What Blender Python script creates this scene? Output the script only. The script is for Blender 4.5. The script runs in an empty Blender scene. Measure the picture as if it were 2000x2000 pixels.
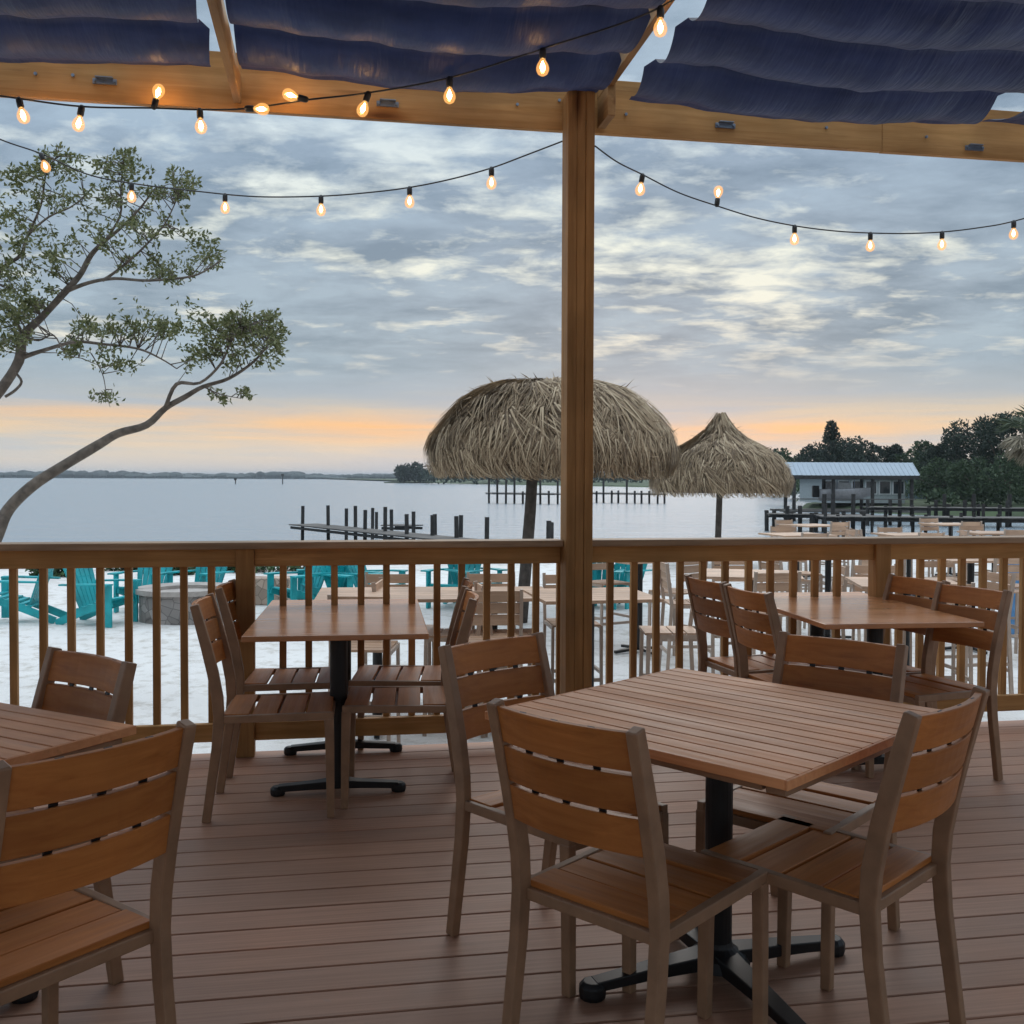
import bpy, math, random
from mathutils import Vector, Matrix, noise
random.seed(7)
R = math.radians
scn = bpy.context.scene
COL = scn.collection

# ------------------------------------------------------------------ camera
EYE = 1.39
PITCH, ROLL, PPY = R(1.2), 0.004, 974.0
Fv = Vector((0, math.cos(PITCH), -math.sin(PITCH)))
R0 = Vector((1, 0, 0)); U0 = Vector((0, math.sin(PITCH), math.cos(PITCH)))
Rv = R0 * math.cos(ROLL) + U0 * math.sin(ROLL)
Uv = U0 * math.cos(ROLL) - R0 * math.sin(ROLL)
cam = bpy.data.cameras.new('camera'); co = bpy.data.objects.new('camera', cam); COL.objects.link(co)
M = Matrix((Rv, Uv, -Fv)).transposed().to_4x4(); M.translation = Vector((0, 0, EYE))
co.matrix_world = M
cam.sensor_width = 36; cam.lens = 36; cam.shift_y = -(1000 - PPY) / 2000
cam.clip_start = .05; cam.clip_end = 9000
scn.camera = co

def ray(x, y): return Fv + Rv * ((x - 1000) / 2000) - Uv * ((y - PPY) / 2000)
def atY(x, y, Y):
    d = ray(x, y); return Vector((0, 0, EYE)) + d * (Y / d.y)
def atZ(x, y, z):
    d = ray(x, y); return Vector((0, 0, EYE)) + d * ((z - EYE) / d.z)

# ------------------------------------------------------------------ mesh helper
class MB:
    def __init__(s): s.v = []; s.f = []
    def add(s, vs, fs):
        n = len(s.v); s.v += [tuple(v) for v in vs]; s.f += [tuple(i + n for i in f) for f in fs]; return s
    def box(s, c, d, rot=0.0):
        hx, hy, hz = d[0] / 2, d[1] / 2, d[2] / 2; cs, sn = math.cos(rot), math.sin(rot)
        vs = []
        for z in (-hz, hz):
            for x, y in ((-hx, -hy), (hx, -hy), (hx, hy), (-hx, hy)):
                vs.append((c[0] + x * cs - y * sn, c[1] + x * sn + y * cs, c[2] + z))
        return s.add(vs, [(3, 2, 1, 0), (4, 5, 6, 7), (0, 1, 5, 4), (1, 2, 6, 5), (2, 3, 7, 6), (3, 0, 4, 7)])
    def sweep(s, pts, w, h, side=(1, 0, 0)):
        # rectangular bar along pts, w along 'side', h across
        side = Vector(side).normalized(); pts = [Vector(p) for p in pts]; rings = []
        for i, p in enumerate(pts):
            t = (pts[min(i + 1, len(pts) - 1)] - pts[max(i - 1, 0)]).normalized()
            sd = (side - t * side.dot(t)).normalized(); up = t.cross(sd)
            ww = w[i] if isinstance(w, (list, tuple)) else w; hh = h[i] if isinstance(h, (list, tuple)) else h
            rings.append([p + sd * ww / 2 * a + up * hh / 2 * b for a, b in ((-1, -1), (1, -1), (1, 1), (-1, 1))])
        vs = [v for r in rings for v in r]; fs = []
        for i in range(len(pts) - 1):
            for k in range(4):
                a, b = i * 4 + k, i * 4 + (k + 1) % 4
                fs.append((a, b, b + 4, a + 4))
        n = 4 * (len(pts) - 1)
        fs += [(3, 2, 1, 0), (n, n + 1, n + 2, n + 3)]
        return s.add(vs, fs)
    def tube(s, pts, rad, n=8, caps=True):
        pts = [Vector(p) for p in pts]; vs = []; fs = []
        ref = None
        for i, p in enumerate(pts):
            t = (pts[min(i + 1, len(pts) - 1)] - pts[max(i - 1, 0)]).normalized()
            if ref is None: ref = Vector((0, 0, 1)) if abs(t.z) < .9 else Vector((1, 0, 0))
            a = (ref - t * ref.dot(t))
            if a.length < 1e-4: a = t.orthogonal()
            a.normalize(); ref = a; b = t.cross(a)
            r = rad[i] if isinstance(rad, (list, tuple)) else rad
            for k in range(n):
                th = 2 * math.pi * k / n; vs.append(p + (a * math.cos(th) + b * math.sin(th)) * r)
        for i in range(len(pts) - 1):
            for k in range(n):
                a_, b_ = i * n + k, i * n + (k + 1) % n; fs.append((a_, b_, b_ + n, a_ + n))
        if caps: fs += [tuple(range(n - 1, -1, -1)), tuple(range(n * (len(pts) - 1), n * len(pts)))]
        return s.add(vs, fs)
    def lathe(s, c, prof, n=16, axis=None):
        # prof: (r, z)
        vs = []; fs = []
        for r, z in prof:
            for k in range(n):
                th = 2 * math.pi * k / n; vs.append((c[0] + r * math.cos(th), c[1] + r * math.sin(th), c[2] + z))
        for i in range(len(prof) - 1):
            for k in range(n):
                a_, b_ = i * n + k, i * n + (k + 1) % n; fs.append((a_, b_, b_ + n, a_ + n))
        fs += [tuple(range(n - 1, -1, -1)), tuple(range(n * (len(prof) - 1), n * len(prof)))]
        return s.add(vs, fs)
    def xf(s, m):
        s.v = [tuple(m @ Vector(v)) for v in s.v]; return s
    def build(s, name, mat, parent=None, bevel=0, smooth=False, loc=None, rotz=0):
        me = bpy.data.meshes.new(name); me.from_pydata(s.v, [], s.f); me.update()
        me.materials.append(mat)
        if smooth: me.polygons.foreach_set('use_smooth', [True] * len(me.polygons))
        o = bpy.data.objects.new(name, me); COL.objects.link(o)
        if parent: o.parent = parent
        if loc: o.location = loc
        o.rotation_euler.z = rotz
        if bevel:
            b = o.modifiers.new('bevel', 'BEVEL'); b.width = bevel; b.segments = 2 if bevel > .002 else 1; b.limit_method = 'ANGLE'
        return o

def tag(o, label=None, cat=None, group=None, kind=None):
    if label: o['label'] = label
    if cat: o['category'] = cat
    if group: o['group'] = group
    if kind: o['kind'] = kind
    return o
def empty(name, loc, rotz=0, label=None, cat=None, group=None):
    o = bpy.data.objects.new(name, None); COL.objects.link(o); o.location = loc; o.rotation_euler.z = rotz
    o.empty_display_size = .1
    return tag(o, label, cat, group)
def copy_tree(o, parent=None):
    c = o.copy(); COL.objects.link(c); c.parent = parent
    for ch in [x for x in KIDS.get(o.name, [])]: copy_tree(ch, c)
    return c
KIDS = {}
def index_kids():
    KIDS.clear()
    for o in COL.objects:
        if o.parent: KIDS.setdefault(o.parent.name, []).append(o)

# ------------------------------------------------------------------ materials
def nodes(name):
    m = bpy.data.materials.new(name); m.use_nodes = True; nt = m.node_tree; nt.nodes.clear()
    out = nt.nodes.new('ShaderNodeOutputMaterial'); bs = nt.nodes.new('ShaderNodeBsdfPrincipled')
    nt.links.new(bs.outputs[0], out.inputs[0]); return m, nt, bs, out
def lin(r, g, b):
    f = lambda c: (c / 255 / 12.92) if c / 255 <= .04045 else ((c / 255 + .055) / 1.055) ** 2.4
    return (f(r), f(g), f(b), 1)
def ramp(nt, stops, interp='LINEAR'):
    n = nt.nodes.new('ShaderNodeValToRGB'); n.color_ramp.interpolation = interp
    els = n.color_ramp.elements
    while len(els) < len(stops): els.new(.5)
    for e, (p, c) in zip(els, stops): e.position = p; e.color = c if len(c) == 4 else (*c, 1)
    return n
def math_(nt, op, a, b=None, c=None, clamp=False):
    n = nt.nodes.new('ShaderNodeMath'); n.operation = op; n.use_clamp = clamp
    for i, v in enumerate((a, b, c)):
        if v is None: continue
        if isinstance(v, (int, float)): n.inputs[i].default_value = v
        else: nt.links.new(v, n.inputs[i])
    return n.outputs[0]
def mixc(nt, f, a, b, mode='MIX'):
    n = nt.nodes.new('ShaderNodeMix'); n.data_type = 'RGBA'; n.blend_type = mode
    for s, v in ((n.inputs[0], f), (n.inputs[6], a), (n.inputs[7], b)):
        if isinstance(v, (int, float)): s.default_value = v
        elif isinstance(v, tuple): s.default_value = v if len(v) == 4 else (*v, 1)
        else: nt.links.new(v, s)
    return n.outputs[2]
def noise_(nt, vec, scale, detail=4, rough=.55, dist=0):
    n = nt.nodes.new('ShaderNodeTexNoise'); n.inputs['Scale'].default_value = scale; n.inputs['Detail'].default_value = detail
    n.inputs['Roughness'].default_value = rough; n.inputs['Distortion'].default_value = dist
    if vec: nt.links.new(vec, n.inputs['Vector'])
    return n
def mapping(nt, src, scale, loc=(0, 0, 0)):
    n = nt.nodes.new('ShaderNodeMapping'); n.inputs['Scale'].default_value = scale; n.inputs['Location'].default_value = loc
    nt.links.new(src, n.inputs['Vector']); return n.outputs[0]
def objvec(nt, rnd=True):
    tc = nt.nodes.new('ShaderNodeTexCoord'); v = tc.outputs['Object']
    if not rnd: return v
    oi = nt.nodes.new('ShaderNodeObjectInfo'); a = nt.nodes.new('ShaderNodeVectorMath'); a.operation = 'ADD'
    sc = math_(nt, 'MULTIPLY', oi.outputs['Random'], 37.0)
    nt.links.new(v, a.inputs[0]); nt.links.new(sc, a.inputs[1]); return a.outputs[0]

def wood(name, dark, light, axis='x', rough=.5, grain=1.0, bump=.15, knots=False, island=.25, spec=.5):
    m, nt, bs, out = nodes(name); v = objvec(nt)
    s = {'x': (1.5, 26, 26), 'y': (26, 1.5, 26), 'z': (26, 26, 1.5)}[axis]
    n1 = noise_(nt, mapping(nt, v, tuple(k * grain for k in s)), 1.6, 5, .6, .6)
    n2 = noise_(nt, v, 2.2, 3)
    c = ramp(nt, [(.28, dark), (.72, light)]); nt.links.new(n1.outputs[0], c.inputs[0])
    c2 = ramp(nt, [(.3, (.72, .72, .72)), (.7, (1.12, 1.12, 1.12))]); nt.links.new(n2.outputs[0], c2.inputs[0])
    col = mixc(nt, 1.0, c.outputs[0], c2.outputs[0], 'MULTIPLY')
    g = nt.nodes.new('ShaderNodeNewGeometry')
    isl = ramp(nt, [(0, (1 - island,) * 3), (1, (1 + island,) * 3)]); nt.links.new(g.outputs['Random Per Island'], isl.inputs[0])
    col = mixc(nt, 1.0, col, isl.outputs[0], 'MULTIPLY')
    if knots:
        sv = mapping(nt, v, {'x': (1.0, 5, 5), 'z': (5, 5, 1.0), 'y': (5, 1, 5)}[axis])
        vo = nt.nodes.new('ShaderNodeTexVoronoi'); vo.inputs['Scale'].default_value = 1.2; nt.links.new(sv, vo.inputs['Vector'])
        kr = ramp(nt, [(.05, (.30, .22, .16)), (.11, (.62, .52, .42)), (.20, (1, 1, 1))]); nt.links.new(vo.outputs['Distance'], kr.inputs[0])
        col = mixc(nt, 1.0, col, kr.outputs[0], 'MULTIPLY')
    oi = nt.nodes.new('ShaderNodeObjectInfo'); ob_ = ramp(nt, [(0, (.88, .86, .84)), (1, (1.10, 1.10, 1.10))]); nt.links.new(oi.outputs['Random'], ob_.inputs[0])
    col = mixc(nt, 1.0, col, ob_.outputs[0], 'MULTIPLY')
    n5 = noise_(nt, mapping(nt, v, tuple(k * .22 for k in s)), 3.0, 6, .7, .2); st_ = ramp(nt, [(.30, (.70, .66, .62)), (.42, (1, 1, 1)), (.62, (1, 1, 1)), (.74, (1.18, 1.16, 1.14))]); nt.links.new(n5.outputs[0], st_.inputs[0])
    col = mixc(nt, 1.0, col, st_.outputs[0], 'MULTIPLY')
    rr_ = ramp(nt, [(.3, (rough * .75,) * 3), (.7, (min(1, rough * 1.3),) * 3)]); nt.links.new(n5.outputs[0], rr_.inputs[0]); nt.links.new(rr_.outputs[0], bs.inputs['Roughness'])
    nt.links.new(col, bs.inputs['Base Color'])
    bs.inputs['Specular IOR Level'].default_value = spec
    bp = nt.nodes.new('ShaderNodeBump'); bp.inputs['Strength'].default_value = bump; bp.inputs['Distance'].default_value = .002
    nt.links.new(n1.outputs[0], bp.inputs['Height']); nt.links.new(bp.outputs[0], bs.inputs['Normal'])
    return m
def plain(name, c, rough=.5, metal=0, var=.15, scale=6, bump=0, spec=.5):
    m, nt, bs, out = nodes(name); v = objvec(nt); n = noise_(nt, v, scale, 5)
    r_ = ramp(nt, [(.3, tuple(k * (1 - var) for k in c[:3])), (.7, tuple(min(1, k * (1 + var)) for k in c[:3]))])
    nt.links.new(n.outputs[0], r_.inputs[0]); nt.links.new(r_.outputs[0], bs.inputs['Base Color'])
    bs.inputs['Roughness'].default_value = rough; bs.inputs['Metallic'].default_value = metal
    bs.inputs['Specular IOR Level'].default_value = spec
    if bump:
        bp = nt.nodes.new('ShaderNodeBump'); bp.inputs['Strength'].default_value = .5; bp.inputs['Distance'].default_value = bump
        nt.links.new(n.outputs[0], bp.inputs['Height']); nt.links.new(bp.outputs[0], bs.inputs['Normal'])
    return m
def leafmat(name, a, b, c, rough=.6, trans=.25):
    m, nt, bs, out = nodes(name)
    g = nt.nodes.new('ShaderNodeNewGeometry'); r_ = ramp(nt, [(0, a), (.5, b), (1, c)])
    nt.links.new(g.outputs['Random Per Island'], r_.inputs[0]); nt.links.new(r_.outputs[0], bs.inputs['Base Color'])
    bs.inputs['Roughness'].default_value = rough
    if trans:
        t = nt.nodes.new('ShaderNodeBsdfTranslucent'); nt.links.new(r_.outputs[0], t.inputs[0])
        mx = nt.nodes.new('ShaderNodeMixShader'); mx.inputs[0].default_value = trans
        nt.links.new(bs.outputs[0], mx.inputs[1]); nt.links.new(t.outputs[0], mx.inputs[2]); nt.links.new(mx.outputs[0], out.inputs[0])
    return m

SLAT = wood('slat_wood', (.37, .122, .028), (.50, .19, .048), 'x', .5, 1.2, .1, island=.10, spec=.35)
TOPW = wood('table_slat_wood', (.60, .25, .105), (.72, .34, .155), 'x', .5, 1.0, .12, island=.10, spec=.3)
TOPP = wood('table_smooth_wood', (.55, .235, .10), (.64, .295, .13), 'x', .22, .8, .04, island=.02)
FRAME = plain('frame_brown_metal', (.30, .175, .102), .45, 0, .18, 14, 0, .35)
BLACK = plain('black_iron', (.010, .010, .011), .45, .2, .2, 20)
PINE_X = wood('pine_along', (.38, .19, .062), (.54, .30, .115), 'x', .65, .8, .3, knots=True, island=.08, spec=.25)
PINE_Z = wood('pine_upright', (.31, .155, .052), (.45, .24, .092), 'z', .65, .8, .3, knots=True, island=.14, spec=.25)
CAPW = wood('weathered_cap', (.28, .17, .09), (.42, .28, .17), 'x', .6, .8, .3, island=.05)
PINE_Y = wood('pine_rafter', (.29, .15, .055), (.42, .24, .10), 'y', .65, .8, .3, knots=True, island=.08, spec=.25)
STEEL = plain('galvanised_steel', (.20, .24, .30), .45, .6, .2, 30)
CABLE = plain('black_cable', (.012, .012, .013), .5, 0, .1, 30)
TEAL = plain('turquoise_plastic', (.008, .33, .36), .5, 0, .3, 4)
TAN = wood('tan_slats', (.40, .25, .16), (.52, .34, .23), 'x', .5, 1, .05, island=.1)
TANFRAME = plain('tan_frame', (.36, .27, .21), .45, 0, .12, 9)
PILE = plain('dark_piling', (.035, .032, .030), .8, 0, .4, 5, .01)
DOCKW = wood('dock_planks', (.06, .054, .05), (.12, .11, .10), 'x', .8, .5, .2, island=.3)
BARK = plain('grey_bark', (.13, .105, .085), .85, 0, .45, 14, .012)
LEAF = leafmat('mangrove_leaf', (.075, .095, .03), (.14, .155, .055), (.22, .23, .11), .5, .3)

# deck boards with groove lines
def deckmat():
    m, nt, bs, out = nodes('composite_boards'); v = objvec(nt, False)
    sp = nt.nodes.new('ShaderNodeSeparateXYZ'); nt.links.new(v, sp.inputs[0])
    g = nt.nodes.new('ShaderNodeNewGeometry')
    n1 = noise_(nt, mapping(nt, v, (1.2, 55, 55)), 1.5, 5, .6)
    c = ramp(nt, [(.3, (.31, .165, .102)), (.7, (.44, .245, .160))]); nt.links.new(n1.outputs[0], c.inputs[0]); bs.inputs['Specular IOR Level'].default_value = .32
    isl = ramp(nt, [(0, (.86, .86, .87)), (.5, (1, .99, .98)), (1, (1.16, 1.1, 1.07))]); nt.links.new(g.outputs['Random Per Island'], isl.inputs[0])
    n2 = noise_(nt, v, .9, 5, .6); c2 = ramp(nt, [(.3, (.8, .8, .8)), (.7, (1.14, 1.14, 1.14))]); nt.links.new(n2.outputs[0], c2.inputs[0])
    col = mixc(nt, 1, mixc(nt, 1, c.outputs[0], isl.outputs[0], 'MULTIPLY'), c2.outputs[0], 'MULTIPLY')
    n3 = noise_(nt, v, 9, 3, .7); c3 = ramp(nt, [(.66, (0, 0, 0)), (.78, (1, 1, 1))]); nt.links.new(n3.outputs[0], c3.inputs[0])
    col = mixc(nt, math_(nt, 'MULTIPLY', c3.outputs[0], .4), col, (.28, .22, .18))
    nt.links.new(col, bs.inputs['Base Color'])
    rr = ramp(nt, [(.3, (.38,) * 3), (.7, (.62,) * 3)]); nt.links.new(n2.outputs[0], rr.inputs[0]); nt.links.new(rr.outputs[0], bs.inputs['Roughness'])
    bp = nt.nodes.new('ShaderNodeBump'); bp.inputs['Strength'].default_value = .3; bp.inputs['Distance'].default_value = .0015
    nt.links.new(n1.outputs[0], bp.inputs['Height']); nt.links.new(bp.outputs[0], bs.inputs['Normal'])
    return m
def sandmat():
    m, nt, bs, out = nodes('white_sand'); v = objvec(nt, False)
    n1 = noise_(nt, v, .35, 5, .6); n2 = noise_(nt, v, 4.5, 6, .7)
    c = ramp(nt, [(.3, (.60, .575, .55)), (.7, (.76, .74, .71))]); nt.links.new(n1.outputs[0], c.inputs[0])
    c2 = ramp(nt, [(.34, (.72, .69, .65)), (.50, (1, 1, 1))]); nt.links.new(n2.outputs[0], c2.inputs[0])
    col = mixc(nt, 1, c.outputs[0], c2.outputs[0], 'MULTIPLY')
    g = nt.nodes.new('ShaderNodeNewGeometry'); sp = nt.nodes.new('ShaderNodeSeparateXYZ'); nt.links.new(g.outputs['Position'], sp.inputs[0])
    wet = nt.nodes.new('ShaderNodeMapRange'); wet.inputs[1].default_value = -1.45; wet.inputs[2].default_value = -1.0; nt.links.new(sp.outputs[2], wet.inputs[0])
    col = mixc(nt, wet.outputs[0], (.20, .17, .13), col)
    nt.links.new(col, bs.inputs['Base Color']); bs.inputs['Roughness'].default_value = .9; bs.inputs['Specular IOR Level'].default_value = .2
    bp = nt.nodes.new('ShaderNodeBump'); bp.inputs['Strength'].default_value = .8; bp.inputs['Distance'].default_value = .03
    nt.links.new(n2.outputs[0], bp.inputs['Height']); nt.links.new(bp.outputs[0], bs.inputs['Normal'])
    return m
def watermat():
    m, nt, bs, out = nodes('bay_water'); tc = nt.nodes.new('ShaderNodeTexCoord'); v = tc.outputs['Object']
    bs.inputs['Base Color'].default_value = (.24, .29, .33, 1); bs.inputs['Roughness'].default_value = .2; bs.inputs['IOR'].default_value = 1.33
    n1 = noise_(nt, mapping(nt, v, (.35, 1.1, 1)), 1.0, 6, .65, .3); n2 = noise_(nt, mapping(nt, v, (.07, .38, 1)), 1.0, 5, .65)
    h = math_(nt, 'ADD', n1.outputs[0], math_(nt, 'MULTIPLY', n2.outputs[0], 2.0))
    bp = nt.nodes.new('ShaderNodeBump'); bp.inputs['Strength'].default_value = .7; bp.inputs['Distance'].default_value = .5
    nt.links.new(h, bp.inputs['Height']); nt.links.new(bp.outputs[0], bs.inputs['Normal'])
    return m

# ------------------------------------------------------------------ world
w = bpy.data.worlds.new('World'); scn.world = w; w.use_nodes = True; nt = w.node_tree; nt.nodes.clear()
out = nt.nodes.new('ShaderNodeOutputWorld')
tc = nt.nodes.new('ShaderNodeTexCoord'); sp = nt.nodes.new('ShaderNodeSeparateXYZ'); nt.links.new(tc.outputs['Generated'], sp.inputs[0])
zx, zy, zz = sp.outputs
zc = math_(nt, 'MAXIMUM', zz, 0.0)
den = math_(nt, 'ADD', zc, .13)
cb = nt.nodes.new('ShaderNodeCombineXYZ')
nt.links.new(math_(nt, 'DIVIDE', zx, den), cb.inputs[0]); nt.links.new(math_(nt, 'DIVIDE', zy, den), cb.inputs[1])
P = cb.outputs[0]
nA = noise_(nt, mapping(nt, P, (.8, 1.0, 1), (3.1, 1.7, 0)), 2.6, 9, .62, .15)
nB = noise_(nt, mapping(nt, P, (1.0, 1.3, 1), (7.4, 2.2, 4)), 5.2, 10, .60, .2)
nC = noise_(nt, mapping(nt, P, (.7, .9, 1), (1.3, 8.2, 0)), 1.9, 4, .55, .1)
# elevation base colour of the cloud deck
base = ramp(nt, [(0.0, lin(206, 205, 204)), (.022, lin(222, 210, 192)), (.045, lin(238, 206, 165)), (.064, lin(208, 197, 180)), (.080, lin(172, 182, 188)),
                 (.105, lin(157, 175, 188)), (.18, lin(152, 169, 184)), (.30, lin(150, 170, 190)), (.45, lin(165, 184, 201)), (1.0, lin(215, 225, 235))])
nt.links.new(zz, base.inputs[0])
cool = ramp(nt, [(0.0, lin(196, 201, 205)), (.04, lin(190, 196, 198)), (.072, lin(170, 183, 194)),
                 (.105, lin(155, 174, 188)), (.18, lin(152, 169, 184)), (.30, lin(150, 170, 190)), (.45, lin(165, 184, 201)), (1.0, lin(215, 225, 235))])
nt.links.new(zz, cool.inputs[0])
# long horizontal streaks low down where the sunset colour shows
st = nt.nodes.new('ShaderNodeCombineXYZ'); nt.links.new(math_(nt, 'MULTIPLY', zx, 2.2), st.inputs[0]); nt.links.new(math_(nt, 'MULTIPLY', zz, 38), st.inputs[2])
nt.links.new(math_(nt, 'MULTIPLY', zy, 2.2), st.inputs[1])
nS = noise_(nt, st.outputs[0], 1.25, 5, .6, .3)
sm = ramp(nt, [(.36, (0, 0, 0)), (.60, (1, 1, 1))]); nt.links.new(nS.outputs[0], sm.inputs[0])
low = mixc(nt, sm.outputs[0], cool.outputs[0], base.outputs[0])
# strong orange bands: elevations and azimuths of the afterglow
def gauss(src, mu, sig):
    d = math_(nt, 'DIVIDE', math_(nt, 'SUBTRACT', src, mu), sig)
    return math_(nt, 'EXPONENT', math_(nt, 'MULTIPLY', math_(nt, 'MULTIPLY', d, d), -1.0))
az = math_(nt, 'DIVIDE', zx, math_(nt, 'MAXIMUM', zy, .05))
front = math_(nt, 'GREATER_THAN', zy, 0.0)
o1 = math_(nt, 'MULTIPLY', gauss(zz, .047, .012), gauss(az, -.13, .11))
o2 = math_(nt, 'MULTIPLY', gauss(zz, .044, .010), gauss(az, .22, .14))
o3 = math_(nt, 'MULTIPLY', gauss(zz, .058, .008), gauss(az, -.42, .16))
ob = math_(nt, 'ADD', math_(nt, 'ADD', o1, o2), math_(nt, 'MULTIPLY', o3, .5))
ob = math_(nt, 'MULTIPLY', math_(nt, 'MULTIPLY', ob, front), math_(nt, 'MULTIPLY_ADD', sm.outputs[0], .55, .45), clamp=True)
low = mixc(nt, ob, low, lin(253, 196, 136))
# darker undersides and bright breaks
dk = ramp(nt, [(.36, (.70, .74, .77)), (.50, (.98, .98, .98)), (.62, (1.20, 1.19, 1.16))]); nt.links.new(nA.outputs[0], dk.inputs[0])
hi_f = nt.nodes.new('ShaderNodeMapRange'); hi_f.inputs[1].default_value = .075; hi_f.inputs[2].default_value = .14; nt.links.new(zz, hi_f.inputs[0])
c1 = mixc(nt, hi_f.outputs[0], low, mixc(nt, 1.0, low, dk.outputs[0], 'MULTIPLY'))
opening = math_(nt, 'ADD', math_(nt, 'MULTIPLY', gauss(zz, .185, .085), gauss(az, .20, .22)), math_(nt, 'MULTIPLY', gauss(zz, .24, .05), gauss(az, -.22, .16)))
opening = math_(nt, 'ADD', opening, math_(nt, 'MULTIPLY', gauss(zz, .34, .05), gauss(az, -.10, .2)))
thr = math_(nt, 'MULTIPLY_ADD', opening, .085, 0.0)
bsum = math_(nt, 'ADD', math_(nt, 'ADD', math_(nt, 'MULTIPLY', nB.outputs[0], .62), math_(nt, 'MULTIPLY', nC.outputs[0], .38)), thr)
br = ramp(nt, [(.535, (0, 0, 0)), (.60, (.42, .42, .42)), (.69, (1, 1, 1))]); nt.links.new(bsum, br.inputs[0])
brf = math_(nt, 'MULTIPLY', br.outputs[0], hi_f.outputs[0])
warm = ramp(nt, [(.10, lin(244, 238, 220)), (.22, lin(236, 240, 228)), (.34, lin(206, 222, 232))]); nt.links.new(zz, warm.inputs[0])
c2 = mixc(nt, brf, c1, warm.outputs[0])
# brightness: overhead brighter, behind the camera dimmer
ov = ramp(nt, [(.40, (1, 1, 1)), (.62, (1.75, 1.75, 1.75))]); nt.links.new(zz, ov.inputs[0])
ovn = nt.nodes.new('ShaderNodeMapRange'); ovn.inputs[1].default_value = .40; ovn.inputs[2].default_value = .65
ovn.inputs[3].default_value = 1.0; ovn.inputs[4].default_value = 2.5; nt.links.new(zz, ovn.inputs[0])
bk = nt.nodes.new('ShaderNodeMapRange'); bk.inputs[1].default_value = -.5; bk.inputs[2].default_value = .3
bk.inputs[3].default_value = .85; bk.inputs[4].default_value = 1.0; nt.links.new(zy, bk.inputs[0])
stg = math_(nt, 'MULTIPLY', math_(nt, 'MULTIPLY', ovn.outputs[0], bk.outputs[0]), 1.04)
bg = nt.nodes.new('ShaderNodeBackground'); nt.links.new(c2, bg.inputs[0]); nt.links.new(stg, bg.inputs[1])
sky = nt.nodes.new('ShaderNodeTexSky'); sky.sky_type = 'NISHITA'; sky.sun_disc = False; sky.sun_elevation = R(1.5); sky.sun_rotation = R(8)
bg2 = nt.nodes.new('ShaderNodeBackground'); nt.links.new(sky.outputs[0], bg2.inputs[0]); bg2.inputs[1].default_value = .008
ad = nt.nodes.new('ShaderNodeAddShader'); nt.links.new(bg.outputs[0], ad.inputs[0]); nt.links.new(bg2.outputs[0], ad.inputs[1])
nt.links.new(ad.outputs[0], out.inputs[0])
sl = bpy.data.lights.new('sun', 'SUN'); sl.energy = .5; sl.angle = R(25); sl.color = (1, .9, .8)
so = bpy.data.objects.new('sun', sl); COL.objects.link(so); so.rotation_euler = (R(-62), 0, R(-8))

# ------------------------------------------------------------------ rail frame
ANG = R(9.9); EO = Vector((-1.32, 5.07, 0)); E_ = Vector((math.cos(ANG), math.sin(ANG), 0)); N_ = Vector((-math.sin(ANG), math.cos(ANG), 0))
RM = Matrix.Translation(EO) @ Matrix.Rotation(ANG, 4, 'Z')
def rl(s, n, z): return EO + E_ * s + N_ * n + Vector((0, 0, z))

# ------------------------------------------------------------------ deck
mb = MB(); pitch = .1395; y = .075; row = 0
while y > -9:
    mb.box((1, y - pitch / 2, -.0125), (17, pitch - .0065, .025))
    y -= pitch; row += 1
dk_ = mb.build('wooden_deck', deckmat(), loc=EO, rotz=ANG); tag(dk_, kind='structure')
b = dk_.modifiers.new('bevel', 'BEVEL'); b.width = .0025; b.segments = 1
mb = MB().box((1, -4.5, -.10), (17, 9.0, .12)); mb.box((1, .05, -.33), (17, .03, .55))
tag(mb.build('gap_shade_and_rim', plain('gap_shade_and_rim_dark', (.03, .024, .02), .9), loc=EO, rotz=ANG), kind='structure')  # dark plate added to stand in for shade in board gaps, plus edge board

# ------------------------------------------------------------------ railings
def railing(name, s0, s1, posts, bals, label):
    t = empty(name, rl((s0 + s1) / 2, 0, 0), ANG, label, 'railing', 'wooden railings at the deck edge')
    c = (s0 + s1) / 2
    mb = MB().box(((s0 + s1) / 2 - c, -.012, 1.05), (s1 - s0, .145, .034)); mb.build('rail_cap', CAPW, t, .004)
    edges = [s0] + [p for p in posts] + [s1]
    top = MB(); bot = MB()
    for i in range(len(edges) - 1):
        a = edges[i] + (.0445 if i > 0 else 0); b_ = edges[i + 1] - (.0445 if i < len(edges) - 2 else 0)
        top.box(((a + b_) / 2 - c, 0, .988), (b_ - a - .002, .038, .089)); bot.box(((a + b_) / 2 - c, 0, .122), (b_ - a - .002, .038, .089))
    top.build('top_rail', PINE_X, t, .003); bot.build('bottom_rail', PINE_X, t, .003)
    for p in posts: MB().box((p - c, 0, .516), (.089, .089, 1.031)).build('rail_post', PINE_Z, t, .004)
    me = None
    for q in bals:
        o = MB().box((0, .0375, .555), (.034, .034, .93)).build('baluster', PINE_Z, t, .002) if me is None else me.copy()
        if me is None: me = o
        else: COL.objects.link(o)
        o.location = (q - c, random.uniform(-.001, .001), 0); o.rotation_euler = (0, random.uniform(-.004, .004), 0)
    return t
PW = .14
railing('deck_railing', -3.6, 1.668 - PW / 2 - .002, [-1.70, 0], [-.165 - .1315 * k for k in range(11)] + [-1.87 - .1315 * k for k in range(12)] + [.178 + .1295 * k for k in range(12)],
        'wooden deck railing on the tree side of the tall post')
railing('deck_railing', 1.668 + PW / 2 + .002, 6.8, [3.405, 5.1], [1.875 + .1295 * k for k in range(11)] + [3.545 + .1295 * k for k in range(12)] + [5.24 + .13 * k for k in range(12)],
        'wooden deck railing on the boathouse side of the tall post')

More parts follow.
